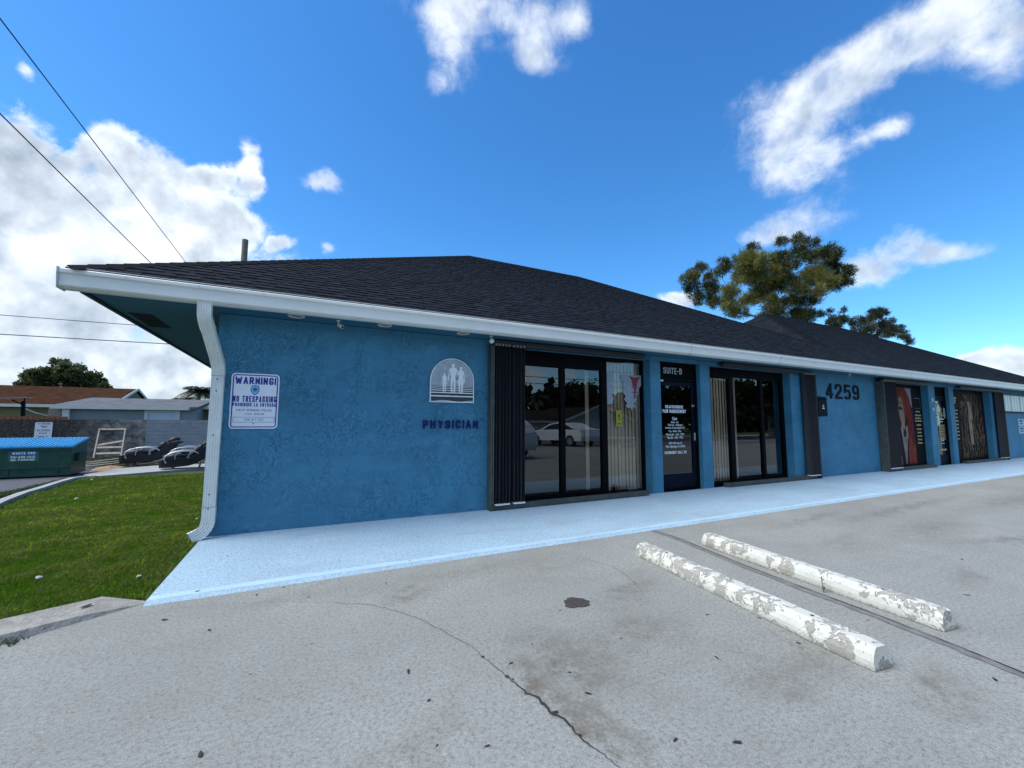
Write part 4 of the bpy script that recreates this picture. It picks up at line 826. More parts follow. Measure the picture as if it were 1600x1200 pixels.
# ---------------------------------------------------------------- accordion storm shutters: folded stack, top and bottom track
def shutter(x0, x1, tx0, tx1, label, split=None, zb=.10, flip=False, yo=0.0):
    t = thing('storm_shutter', ((x0 + x1) / 2, -.08, 0), label, 'storm shutter', 'bronze accordion storm shutters folded beside the windows')
    zt = 2.565
    m_ = MB()
    e0 = x0 if not flip else x1 - .05
    m_.box(e0, e0 + .022, -.155 - yo, -.013, 0.02, zt); m_.box(e0 + .03, e0 + .05, -.16 - yo, -.02, .02, zt)
    m_.build('end_post', TRACK if not flip else SHUT, t)
    groups = [(x0 + .07, x1)] if not flip else [(x0, x1 - .07)]
    if split: groups = [(x0 + .07, split - .03), (split + .03, x1)]
    rnd = random.Random(int(x0 * 7))
    for a, b_ in groups:
        n = max(4, int((b_ - a) / .026)); z_ = MB(); P = []
        for k in range(n + 1): P.append((a + (b_ - a) * k / n, (-.17 - yo + rnd.uniform(0, .02)) if k % 2 else (-.05 + rnd.uniform(-.012, .01))))
        wtop = rnd.uniform(-.008, .012)
        for (xa, ya), (xb, yb) in zip(P, P[1:]):
            z_.add([(xa, ya, zb + .02), (xb, yb, zb + .02), (xb + wtop, yb, zt), (xa + wtop, ya, zt), (xa + .002, ya + .006, zb + .02), (xb + .002, yb + .006, zb + .02), (xb + .002 + wtop, yb + .006, zt), (xa + .002 + wtop, ya + .006, zt)],
                   [(0, 1, 2, 3), (7, 6, 5, 4), (0, 3, 7, 4), (1, 5, 6, 2)])
        z_.build('folded_panels', SHUT, t, fix=False)
        q_ = MB(); q_.box(a + .005, b_ - .005, -.176 - yo, -.06, zb + .001, zb + .019)
        q_.build('roller_strip', PALEWHITE, t)
        q_ = MB()
        for k in range(0, n, 2): q_.box(a + (b_ - a) * k / n, a + (b_ - a) * (k + .8) / n, -.17 - yo, -.10, zt + .002, zt + .028)
        q_.build('roller_strip', mat('dull_nylon', (.30, .28, .25), .6), t)
    m_ = MB(); m_.box(tx0, tx1, -.125 - yo, -.118 - yo, .022, .105); m_.box(tx0, tx1, -.1178 - yo, -.016, .022, .098); m_.box(tx0, tx1, -.145 - yo, -.02, .0205, .0218)
    m_.build('bottom_track', TRACK, t)
    m_ = MB(); m_.box(tx0, tx1, -.15 - yo, -.013, 2.60, 2.655); m_.box(tx0, tx1, -.15 - yo, -.142 - yo, 2.575, 2.60); m_.box(tx0, tx1, -.06, -.052, 2.575, 2.60)
    m_.build('top_track', mat('top_track', (.03, .028, .036), .4), t)
    return t
shutter(2.575, 3.165, 2.62, 5.80, 'folded dark storm shutter between the PHYSICIAN wall and the first window', split=2.93)
shutter(10.98, 11.42, 8.0, 11.30, 'folded dark storm shutter beside the black mailbox', flip=True)
shutter(14.66, 15.42, 14.75, 17.72, 'folded storm shutter left of the poster of the red-haired woman', yo=.05)
shutter(23.45, 24.02, 20.15, 23.95, 'folded storm shutter farthest along the wall, next to the white awning panels', flip=True)
# ---------------------------------------------------------------- signs on the wall
sg = thing('warning_sign', (-.558, 0, 1.27), 'white and blue WARNING no trespassing sign beside the downspout', 'sign')
sx0, sx1, sz0, sz1 = -.815, -.300, 1.272, 1.955
def frame_ring(mb, x0, x1, z0, z1, r, w, y, th=.001):
    a = rrect(x0, x1, z0, z1, r); b = rrect(x0 + w, x1 - w, z0 + w, z1 - w, max(.002, r - w)); n = len(a)
    mb.add([(p[0], y, p[1]) for p in a] + [(p[0], y, p[1]) for p in b], [(i, (i + 1) % n, n + (i + 1) % n, n + i) for i in range(n)])
decal('panel', rrect(sx0, sx1, sz0, sz1, .045), -.006, PURE, sg, .004)
q = MB(); frame_ring(q, sx0 + .016, sx1 - .016, sz0 + .016, sz1 - .016, .035, .012, -.0115); q.build('border', NAVY, sg, fix=False)
q = MB(); yy = -.0105
stroke_mb(q, 'WARNING!', -.775, -.342, 1.865, .088, yy, .001, .21, .26)
stroke_mb(q, 'NO TRESPASSING', -.787, -.328, 1.638, .076, yy, .001, .19, .34)
stroke_mb(q, 'PROHIBIDO LA ENTRADA', -.787, -.328, 1.568, .044, yy, .001, .19, .38)
q.build('lettering', NAVY, sg, fix=False)
q = MB(); stroke_mb(q, 'PALM SPRINGS POLICE', -.745, -.37, 1.500, .026, yy, .001, .14, .35); stroke_mb(q, 'F.S.S. 810.09', -.655, -.455, 1.453, .024, yy, .001, .14, .35); stroke_mb(q, 'OAN #17-323', -.655, -.455, 1.385, .024, yy, .001, .14, .35)
x0, x1, z0, z1 = -.775, -.335, 1.35, 1.415
q.box(x0, x1, yy - .001, yy, z0, z0 + .004); q.box(x0, x1, yy - .001, yy, z1 - .004, z1); q.box(x0, x0 + .004, yy - .001, yy, z0, z1); q.box(x1 - .004, x1, yy - .001, yy, z0, z1)
q.build('lettering', mat('sign_small_print', (.08, .10, .17), .5), sg, fix=False)
def shield(cx, cz, s):
    return [(cx + a * s, cz + b * s) for a, b in ((0, -.62), (.22, -.5), (.42, -.2), (.46, .12), (.36, .32), (.44, .44), (.26, .5), (0, .58), (-.26, .5), (-.44, .44), (-.36, .32), (-.46, .12), (-.42, -.2), (-.22, -.5))]
decal('badge', shield(-.562, 1.752, .105), -.0108, mat('badge_blue', (.03, .12, .30), .5), sg, .001)
decal('badge', shield(-.562, 1.752, .085), -.0120, mat('badge_pale', (.22, .48, .70), .5), sg, .001)
q = MB(); pts = []
for k in range(14): a = math.pi * k / 7 + math.pi / 2; r_ = (.034 if k % 2 == 0 else .018); pts.append((-.562 + r_ * math.cos(a), 1.757 + r_ * math.sin(a)))
q.prism(pts, 1, -.0142, -.0132); q.build('badge', mat('badge_blue', (.03, .12, .30), .5), sg)
q = MB(); q.lathe([(.001, -.005), (.008, -.004), (.009, 0)], (-.555, -.011, 1.895), 1, 10); q.lathe([(.001, -.005), (.008, -.004), (.009, 0)], (-.562, -.011, 1.335), 1, 10); q.build('screw_heads', GREY, sg)

pl = thing('wall_plaque', (1.99, 0, 1.655), 'arched silver plaque with three white figures above the PHYSICIAN lettering', 'plaque')
px0, px1, pz0 = 1.647, 2.335, 1.658
cx = (px0 + px1) / 2; hw = (px1 - px0) / 2; zs_ = 1.975; rh = 2.325 - zs_
def arch(d_, n=20): return [(px0 + d_, pz0 + d_), (px1 - d_, pz0 + d_)] + [(cx + (hw - d_) * math.cos(math.pi * k / n), zs_ + (rh - d_) * math.sin(math.pi * k / n)) for k in range(n + 1)]
PLSIL = mat('brushed_silver', (.36, .39, .43), .5, .25, 6, .2, 40, metal=.1); PLDK = mat('plaque_dark', (.03, .035, .045), .5, .4, 12); FIG = mat('figure_white', (.78, .80, .79), .5, .08, 6)
decal('panel', arch(0), -.010, PLDK, pl, .010)
decal('silver_field', [p for p in [(px0 + .016, 1.915), (px1 - .016, 1.915)] + [(cx + (hw - .016) * math.cos(math.pi * k / 24), zs_ + (rh - .016) * math.sin(math.pi * k / 24)) for k in range(25)]], -.0205, PLSIL, pl, .002)
q = MB(); a, b = arch(-.002), arch(.012); n = len(a)
q.add([(p[0], -.026, p[1]) for p in a] + [(p[0], -.026, p[1]) for p in b] + [(p[0], -.001, p[1]) for p in a], [(i, (i + 1) % n, n + (i + 1) % n, n + i) for i in range(n)] + [(2 * n + i, 2 * n + (i + 1) % n, (i + 1) % n, i) for i in range(n)]); q.build('rim', FIG, pl, fix=False)
q = MB()
for z, h in ((1.905, .006), (1.886, .006), (1.862, .009), (1.832, .011), (1.795, .014), (1.742, .018)): q.box(px0 + .012, px1 - .012, -.0235, -.0205, z, z + h)
q.add([(px0 + .012, -.0235, 1.675), (1.85, -.0235, 1.69), (2.1, -.0235, 1.668), (px1 - .012, -.0235, 1.69), (px1 - .012, -.0235, 1.683), (2.1, -.0235, 1.660), (1.85, -.0235, 1.68)], [(0, 6, 5, 4, 3, 2, 1)])
q.build('water_lines', FIG, pl, fix=False)
def figure(cx_, foot, hgt, kind):
    s = hgt; f_ = MB(); y = -.0275
    def pg(pts): f_.prism([(cx_ + a * s, foot + b * s) for a, b in pts], 1, y, y + .004)
    pg([(.052 * math.cos(2 * math.pi * k / 12), .935 + .062 * math.sin(2 * math.pi * k / 12)) for k in range(12)])
    sh = .13 if kind == 'man' else .105; hp = .085 if kind != 'woman' else .115
    pg([(-.025, .88), (-sh, .82), (-sh * .72, .62), (-hp * .8, .55), (-hp, .46), (-.01, .44), (.01, .44), (hp, .46), (hp * .8, .55), (sh * .72, .62), (sh, .82), (.025, .88)])
    if kind == 'woman': pg([(-.115, .461), (-.125, .38), (-.06, .33), (.06, .33), (.125, .38), (.115, .461)])
    y -= .0004
    for sgn in (-1, 1):
        pg([(sgn * .005, .45), (sgn * hp, .47), (sgn * .085, .25), (sgn * .065, .0), (sgn * .02, .0), (sgn * .022, .25)])
    y -= .0004
    for sgn in (-1, 1):
        pg([(sgn * sh * .8, .835), (sgn * sh * 1.05, .80), (sgn * (sh + .035), .62), (sgn * (sh + .05), .42), (sgn * (sh + .02), .41), (sgn * (sh + .002), .61)])
    f_.build('figure', FIG, pl)
figure(1.862, 1.815, .285, 'child'); figure(1.998, 1.795, .455, 'man'); figure(2.122, 1.795, .415, 'woman')

wl = thing('wall_lettering', (1.98, 0, 1.26), 'navy PHYSICIAN letters fixed to the blue wall under the arched plaque', 'lettering')
q = MB(); stroke_mb(q, 'PHYSICIAN', 1.553, 2.412, 1.328, .122, -.002, .016, .20, .45)
q.build('letters', mat('letter_navy', (.008, .009, .10), .5, .15, 10, spec=.2), wl, fix=False)
hn = thing('house_number', (12.94, 0, 2.0), 'large black 4259 address numerals high on the blue wall', 'number')
q = MB(); stroke_mb(q, '4259', 12.14, 13.75, 2.21, .40, -.002, .022, .16, .42)
q.build('numerals', mat('numeral_black', (.008, .006, .010), .6, .2, 10, spec=.1), hn, fix=False)
mbx = thing('mailbox', (11.66, 0, 1.53), 'black wall-mounted mailbox box with small white mark beside the second shutter', 'mailbox')
q = MB(); q.prism([(-.16, 1.54), (-.004, 1.54), (-.004, 2.02), (-.12, 2.02), (-.16, 1.96)], 0, 11.46, 11.84); q.build('box', BLACK, mbx, bevel=.006)
q = MB(); q.prism([(-.175, 1.955), (-.12, 2.035), (-.003, 2.035), (-.003, 2.022), (-.122, 2.022), (-.165, 1.955)], 0, 11.45, 11.85); q.build('lid', BLACK, mbx)
q = MB(); q.box(11.64, 11.70, -.1625, -.161, 1.77, 1.80); q.box(11.62, 11.71, -.1625, -.161, 1.725, 1.75); q.box(11.655, 11.68, -.1625, -.161, 1.815, 1.83); q.build('mark', PALEWHITE, mbx)
# service box on the first pillar of the salon
for z, lab in ((2.12, 'upper small white fitting on the pillar by the salon door'), (1.82, 'lower small white fitting on the pillar by the salon door')):
    t = thing('doorbell', (18.2, -.012, z), lab, 'doorbell', 'white fittings on the salon pillar')
    q = MB(); q.box(18.16, 18.26, -.05, -.0125, z - .04, z + .05); q.build('housing', PALEWHITE, t, bevel=.008)
    q = MB(); q.lathe([(.001, -.03), (.02, -.028), (.025, 0)], (18.14, -.04, z), 1, 10); q.build('button', GREY, t)


def print_mat(name, cols, scale, dist, sx=1.0, sz=.25):
    """streaky printed hair: distorted bands through a colour ramp"""
    m, nt, b, co = base_mat(name, .6); b.inputs['Specular IOR Level'].default_value = .06
    w = N(nt, 'ShaderNodeTexWave', inp={'Scale': scale, 'Distortion': dist, 'Detail': 4.0, 'Detail Scale': 1.6, 'Detail Roughness': .65}); nt.links.new(scaled(nt, co, (sx, 1, sz)), w.inputs['Vector'])
    r = N(nt, 'ShaderNodeValToRGB'); e = r.color_ramp.elements; e[0].color = (*cols[0], 1); e[1].color = (*cols[-1], 1)
    for i, c in enumerate(cols[1:-1]): x = e.new((i + 1) / (len(cols) - 1)); x.color = (*c, 1)
    k = M2(nt, 'ADD', M2(nt, 'MULTIPLY', w.outputs['Fac'], .7), M2(nt, 'MULTIPLY', noise_n(nt, co, 3.5, 4), .35))
    nt.links.new(k, r.inputs[0]); nt.links.new(r.outputs[0], b.inputs['Base Color']); return m
# posters in the salon windows
def pm(n, c, v=.15, s=8): return mat(n, c, .6, v, s, spec=.06)
po = thing('window_poster', (16.3, .17, .1), 'tall poster of a woman with long red hair and dark manicured nails', 'poster')
Y_ = .168
q = MB(); q.box(15.56, 17.40, Y_, Y_ + .004, .10, 2.5); q.build('sheet', pm('poster_dark', (.03, .010, .032)), po)
hr = print_mat('poster_red_hair', [(.012, .002, .003), (.08, .007, .005), (.20, .018, .009), (.30, .05, .02)], 3.2, 5); hd_ = print_mat('poster_dark_red', [(.02, .004, .008), (.13, .012, .02), (.30, .04, .02), (.40, .15, .06)], 4.0, 5); skin = mat('poster_skin', (.27, .19, .13), .6, .35, 2.2, spec=.06, detail=2); pale = pm('poster_pale', (.22, .24, .25), .1, 4)
def dl(nm, pts, k, m_): decal(nm, [(p[0] + .39, p[1]) for p in pts], Y_ - .002 * k, m_, po, .0015)
dl('backdrop', [(15.62, 1.9), (15.60, 2.48), (16.9, 2.48), (16.93, 1.85), (16.7, 2.2), (16.0, 2.3)], 1, pale)
dl('hair', [(15.70, 1.75), (15.68, 2.25), (15.85, 2.47), (16.5, 2.48), (16.78, 2.2), (16.86, 1.7), (16.92, 1.1), (16.98, .5), (17.0, .12), (16.45, .12), (16.55, .6), (16.5, 1.1), (16.55, 1.5), (16.1, 1.9), (15.95, 2.0), (15.90, 1.7)], 2, hr)
dl('hair', [(15.66, .12), (15.62, 1.0), (15.70, 1.3), (15.80, .9), (15.98, .5), (16.0, .12)], 2, hd_)
dl('hair', [(16.46, .13), (16.50, .62), (16.66, .95), (16.82, .62), (16.93, .8), (16.98, .13)], 3, hd_)
dl('face', [(16.06, 1.32), (16.0, 1.6), (15.99, 1.9), (16.06, 2.12), (16.2, 2.22), (16.36, 2.12), (16.42, 1.85), (16.40, 1.5), (16.28, 1.25), (16.15, 1.22)], 3, skin)
dl('hand', [(16.12, 1.0), (16.05, 1.22), (16.12, 1.28), (16.22, 1.16), (16.28, 1.42), (16.34, 1.42), (16.37, 1.15), (16.43, 1.30), (16.50, 1.27), (16.52, 1.0), (16.44, .75), (16.38, .5), (16.32, .13), (16.24, .13), (16.2, .5), (16.14, .78)], 4, skin)
dl('arm', [(15.86, .12), (15.93, .6), (16.02, .12)], 5, skin)
dl('eye', [(16.02, 1.86), (16.1, 1.90), (16.22, 1.88), (16.28, 1.81), (16.16, 1.78), (16.06, 1.80)], 5, pm('poster_black', (.01, .008, .015)))
dl('face_shadow', [(16.06, 1.32), (15.99, 1.62), (15.98, 1.9), (16.05, 2.12), (16.09, 2.0), (16.05, 1.88), (16.08, 1.6), (16.16, 1.24)], 4, pm('poster_skin_dark', (.10, .055, .035)))
dl('hair', [(16.36, 2.16), (16.42, 1.9), (16.41, 1.5), (16.30, 1.24), (16.38, 1.5), (16.34, 1.85), (16.24, 2.16)], 5, hd_)
dl('brow', [(16.03, 2.0), (16.15, 2.03), (16.27, 1.98), (16.27, 1.955), (16.15, 2.0), (16.03, 1.975)], 5, pm('poster_brown', (.06, .02, .01)))
dl('lips', [(16.04, 1.40), (16.10, 1.44), (16.17, 1.40), (16.14, 1.33), (16.07, 1.34)], 5, pm('poster_lips', (.16, .03, .02)))
dl('flower', [(16.2, 1.08), (16.26, 1.20), (16.36, 1.2), (16.40, 1.06), (16.32, .94), (16.22, .96)], 6, pm('poster_navy', (.012, .014, .06)))
pt_ = thing('price_list', (17.7, .17, .1), 'black window panel with lines of gold lettering between the red-haired poster and the pillar', 'poster')
q = MB(); q.box(17.41, 18.02, Y_, Y_ + .004, .10, 2.5); q.build('sheet', pm('panel_black', (.008, .008, .009), .1), pt_)
q = MB(); rn = random.Random(9)
for k, (wd, z) in enumerate(((.42, 1.75), (.55, 1.63), (.6, 1.54), (.62, 1.45), (.42, 1.32), (.46, 1.19), (.40, 1.08), (.44, .97), (.40, .86), (.46, .75))):
    n_ = 9; wd *= .72; x = 17.70 - wd / 2
    for j in range(n_):
        w_ = wd / n_ * rn.uniform(.6, .95); q.box(x, x + w_, Y_ - .002, Y_ - .0005, z - .022, z + .022 + rn.uniform(-.01, .01)); x += wd / n_
q.build('lettering', pm('panel_gold', (.5, .38, .2), .25, 14), pt_)
q = MB(); q.box(17.5, 17.9, Y_ - .002, Y_ - .0005, 2.17, 2.19); q.box(17.90, 17.912, Y_ - .002, Y_ - .0005, 1.85, 2.17); q.box(17.53, 17.9, Y_ - .002, Y_ - .0005, 1.85, 1.865); q.build('border', pm('panel_grey', (.16, .16, .17)), pt_)
p2 = thing('window_poster', (21.9, .17, .1), 'tall brown poster of long wavy hair in the last salon window', 'poster')
q = MB(); q.box(20.86, 23.08, Y_, Y_ + .004, .10, 2.5); q.build('sheet', pm('poster_dark2', (.012, .009, .008)), p2)
def wavy(name, x0, m_, k, wd, z0=.15, z1=2.4, ph=0, amp=.07):
    d_ = MB(); n = 26; L_ = []; R_ = []
    for i in range(n + 1):
        z = z0 + (z1 - z0) * i / n; off = amp * math.sin(z * 7 + ph) + (z1 - z) * .03; ww = wd * (.5 + .5 * math.sin(math.pi * (i + 1) / (n + 2)))
        L_.append((x0 + off - ww / 2, z)); R_.append((x0 + off + ww / 2, z))
    y = Y_ - .0015 * k
    for i in range(n): d_.quad((L_[i][0], y, L_[i][1]), (R_[i][0], y, R_[i][1]), (R_[i + 1][0], y, R_[i + 1][1]), (L_[i + 1][0], y, L_[i + 1][1]))
    d_.build(name, m_, p2, fix=False)
CURL = print_mat('poster_curls', [(.004, .003, .002), (.014, .008, .005), (.055, .028, .014), (.24, .14, .07)], 1.5, 14, .8, .8)
decal('hair', [(20.95, .16), (20.92, 1.2), (21.05, 2.1), (21.3, 2.44), (22.5, 2.44), (22.85, 2.1), (22.98, 1.2), (23.02, .16)], Y_ - .003, CURL, p2, .0015)
decal('face', [(21.66, .62), (21.60, 1.3), (21.66, 1.9), (21.62, 2.15), (21.74, 2.2), (21.84, 1.9), (21.88, 1.3), (21.90, .62)], Y_ - .012, pm('curl_skin', (.30, .21, .14), .35, 3), p2, .0015)
decal('face', [(21.88, 1.5), (21.84, 2.2), (21.90, 2.2), (21.98, 1.55)], Y_ - .012, pm('curl_skin', (.30, .21, .14), .35, 3), p2, .0015)
p3 = thing('price_list', (20.35, .17, .1), 'narrow black panel of gold lettering right of the salon door', 'poster')
q = MB(); q.box(20.04, 20.83, Y_, Y_ + .004, .10, 2.5); q.build('sheet', pm('panel_black', (.008, .008, .009), .1), p3)
q = MB()
for k in range(9): q.box(20.46 + .01 * (k % 2), 20.76 - .02 * (k % 3), Y_ - .002, Y_ - .0005, 1.82 - k * .125, 1.86 - k * .125)
for k in range(3): q.box(20.45, 20.74 - .05 * k, Y_ - .002, Y_ - .0005, 2.25 - k * .08, 2.30 - k * .08)
q.build('lettering', pm('panel_gold', (.26, .19, .10), .25, 14), p3)
# white panels and notice at the far end
aw = thing('awning_shutter', (25.9, 0, 1.84), 'white ribbed awning shutter panels hung under the eave at the far end', 'shutter')
for k in range(5):
    q = MB(); x = 24.14 + k * .98 * 1.0; q.box(x, x + .88, -.07, -.05, 1.86, 2.49)
    for j in range(3): q.box(x + .03 + j * .3, x + .25 + j * .3, -.08, -.0701, 1.90, 2.46)
    q.build('panel', WHITE, aw, bevel=.004)
    q = MB(); q.box(x + .885, x + .975, -.065, -.015, 1.86, 2.49); q.build('mullion', GREY, aw)
q = MB(); q.box(24.1, 29.0, -.09, -.015, 1.815, 1.855); q.build('sill', FRAME, aw)
for x, z, l in ((26.12, 1.43, 'pair of pale blue paper notices on the far wall, upper sheet'), (26.12, 1.12, 'pair of pale blue paper notices on the far wall, lower sheet')):
    t = thing('notice', (x, 0, z - .14), l, 'notice', 'paper notices at the far end')
    q = MB(); q.box(x - .16, x + .5, -.006, -.001, z - .14, z + .14); q.build('sheet', mat('pale_notice', (.45, .58, .66), .6, .08, 5), t)
    q = MB(); q.box(x - .06, x + .35, -.0075, -.0062, z + .02, z + .1); q.box(x - .02, x + .3, -.0075, -.0062, z - .08, z - .02); q.build('print', mat('notice_print', (.06, .10, .16), .6), t)

# ---------------------------------------------------------------- fixtures under the eave
for i, x in enumerate((-.144, .923, 2.047)):
    t = thing('soffit_light', (x, -.31, 2.68), ('round soffit light nearest the downspout', 'round soffit light between the two others above the blue wall', 'round soffit light above the arched plaque')[i], 'light', 'soffit lights over the PHYSICIAN wall')
    q = MB(); q.lathe([(.072, 0), (.095, -.001), (.10, -.010), (.098, -.018), (.080, -.022), (.066, -.015), (.06, 0)], (x, -.31, 2.6785), 2, 28); q.build('trim_ring', mat('trim_cream', (.46, .44, .40), .5, .12, 12), t, smooth=True)
    q = MB(); q.lathe([(.001, -.004), (.064, -.006)], (x, -.31, 2.6785), 2, 24); q.build('lens', mat('dark_lens', (.03, .028, .025), .3), t, fix=False)
def camera_fix(x, y, label, dome=False, dx=.05):
    t = thing('security_camera', (x, y, 2.68), label, 'security camera', 'white security cameras under the eave')
    q = MB(); q.lathe([(.001, -.002), (.028, -.002), (.032, 0)], (x, y, 2.678), 2, 14); q.tube([(x, y, 2.675), (x, y - .005, 2.64), (x + dx * .4, y - .02, 2.62)], .009, 8); q.build('bracket', WHITE, t)
    q = MB()
    if dome: q.ell((x, y - .02, 2.60), (.038, .038, .040), 16, 12); q.build('housing', WHITE, t, smooth=True)
    else:
        q.tube([(x + dx * .1, y + .0, 2.625), (x + dx, y - .05, 2.595), (x + dx * 1.35, y - .07, 2.585)], [.020, .023, .023], 12); q.build('housing', WHITE, t)
        q = MB(); q.tube([(x + dx * 1.36, y - .0705, 2.5845), (x + dx * 1.42, y - .0735, 2.583)], .017, 12); q.build('lens', BLACK, t)
camera_fix(.345, -.25, 'small white bullet camera under the eave above the warning sign', dx=.035)
camera_fix(2.515, -.27, 'small white round camera hanging at the top of the first storm shutter', True)
camera_fix(12.72, -.30, 'small white camera under the eave above the 4259 numerals', dx=-.15)

# ---------------------------------------------------------------- concrete parking blocks
def block_mat():
    m, nt, b, co = base_mat('chipped_white_paint', .72)
    oi = N(nt, 'ShaderNodeObjectInfo'); ad = N(nt, 'ShaderNodeVectorMath', op='ADD'); nt.links.new(co, ad.inputs[0]); nt.links.new(oi.outputs['Location'], ad.inputs[1]); cz = co; co = ad.outputs[0]
    n1 = noise_n(nt, co, 14, 9, .70, .5); n2 = noise_n(nt, co, 3.2, 4, .5); fine = noise_n(nt, co, 80, 4)
    k = M2(nt, 'ADD', M2(nt, 'MULTIPLY', n1, .8), M2(nt, 'MULTIPLY', n2, .45))
    chip = mr(nt, k, .664, .676)
    cr = noise_n(nt, scaled(nt, co, (1, 1, 1)), 3.0, 4, .6, 1.5); crk = mr(nt, M2(nt, 'ABSOLUTE', M2(nt, 'SUBTRACT', cr, .46)), 0, .004, .7, 0)
    white = mixc(nt, mr(nt, n2, .3, .7), (.54, .53, .46), (.66, .65, .58)); white = mixc(nt, mr(nt, fine, .5, .75, 0, .4), white, (.42, .41, .37))
    grey = mixc(nt, fine, (.29, .27, .23), (.40, .38, .33))
    col = mixc(nt, chip, white, grey); col = mixc(nt, crk, col, (.12, .11, .09))
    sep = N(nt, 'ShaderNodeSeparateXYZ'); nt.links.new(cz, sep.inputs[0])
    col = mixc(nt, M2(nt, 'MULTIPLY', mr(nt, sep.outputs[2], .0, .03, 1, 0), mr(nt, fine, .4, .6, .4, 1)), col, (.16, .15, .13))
    nt.links.new(col, b.inputs['Base Color'])
    bump(nt, b, M2(nt, 'ADD', M2(nt, 'MULTIPLY', chip, -.6), M2(nt, 'MULTIPLY', fine, .35)), 1, .008); return m
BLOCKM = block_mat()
def parking_block(far, near, label, seed):
    a, b = Vector((*far, 0)), Vector((*near, 0)); L_ = (b - a).length; ang = math.atan2((b - a).y, (b - a).x)
    t = thing('parking_block', tuple((a + b) / 2), label, 'parking block', 'white concrete parking blocks', rz=ang)
    n = 60; pr = [(-.088, .003), (-.088, .05), (-.078, .085), (-.055, .118), (-.042, .126), (.042, .126), (.055, .118), (.078, .085), (.088, .05), (.088, .003)]
    mb = MB(); k = len(pr); rnd = random.Random(seed)
    for i in range(n + 1):
        x = -L_ / 2 + L_ * i / n; e = min(i, n - i); sh = {0: .86, 1: .95}.get(e, 1.0)
        for y, z in pr:
            q = mnoise.noise(Vector((x * 5 + seed, y * 14, z * 14))) * .004 + mnoise.noise(Vector((x * 22 + seed, y * 30, z * 30))) * .002
            mb.v.append((x + (.006 if i == 0 else -.006 if i == n else 0) * (z / .1), y * sh + q * (1 if y > 0 else -1), max(.001, z * (1 if e > 0 else .96) + (q if z > .04 else 0))))
    for i in range(n):
        for j in range(k): mb.f.append((i * k + j, i * k + (j + 1) % k, (i + 1) * k + (j + 1) % k, (i + 1) * k + j))
    # broken ends
    for i in (0, n):
        c = len(mb.v); sx = -1 if i == 0 else 1
        mb.v.append((sx * (L_ / 2 - .004), .0, .06)); 
        for j in range(k): mb.f.append((i * k + j, i * k + (j + 1) % k, c))
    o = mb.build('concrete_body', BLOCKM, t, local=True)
    for p in o.data.polygons: p.use_smooth = False
    for sx in (-L_ * .32, L_ * .32):
        q = MB(); q.lathe([(.001, .1275), (.011, .1275), (.012, .124)], (sx, 0, 0), 2, 10); q.build('anchor_pin', mat('rust', (.08, .045, .03), .8, .3, 30), t, local=True)
    return t
parking_block((3.195, -2.66), (2.925, -4.79), 'white concrete parking block with broad grey paint chips, nearer to the camera', 2)
parking_block((4.125, -2.70), (3.87, -4.765), 'white concrete parking block on the far side of the dark pavement joint', 9)
# weed at the second block
t = thing('weed', (3.80, -4.05, 0), 'thin brown-green weed growing in the pavement joint by the far parking block', 'plant')
q = MB(); rn = random.Random(3)
q.tube([(3.80, -4.05, 0), (3.805, -4.04, .05), (3.83, -4.02, .11)], .003, 5)
for k in range(26):
    z = .01 + .004 * k; a = rn.uniform(0, 6.28); c = Vector((3.80 + z * .2, -4.05 + z * .2, z)); d_ = Vector((math.cos(a), math.sin(a), .5)) * rn.uniform(.012, .03); s_ = Vector((-math.sin(a), math.cos(a), 0)) * .005
    q.add([c, c + d_ * .5 + s_, c + d_, c + d_ * .5 - s_], [(0, 1, 2, 3)])
q.build('leaves', mat('weed_leaf', (.10, .09, .035), .8, .4, 60), t, fix=False)
t = thing('weed', (-1.62, -2.28, 0), 'low green weed growing at the foot of the curb at the left edge', 'plant')
q = MB()
for k in range(260):
    x, y = rn.gauss(-1.66, .07), rn.gauss(-2.27, .025); a = rn.uniform(0, 6.28); h = rn.uniform(.01, .045); w_ = rn.uniform(.004, .009)
    q.add([(x - w_ * math.cos(a), y - w_ * math.sin(a), .0), (x + w_ * math.cos(a), y + w_ * math.sin(a), .0), (x + rn.uniform(-.03, .03), y + rn.uniform(-.03, .03), h)], [(0, 1, 2)])
q.build('leaves', mat('weed_green', (.06, .10, .03), .7, .5, 20), t, fix=False)

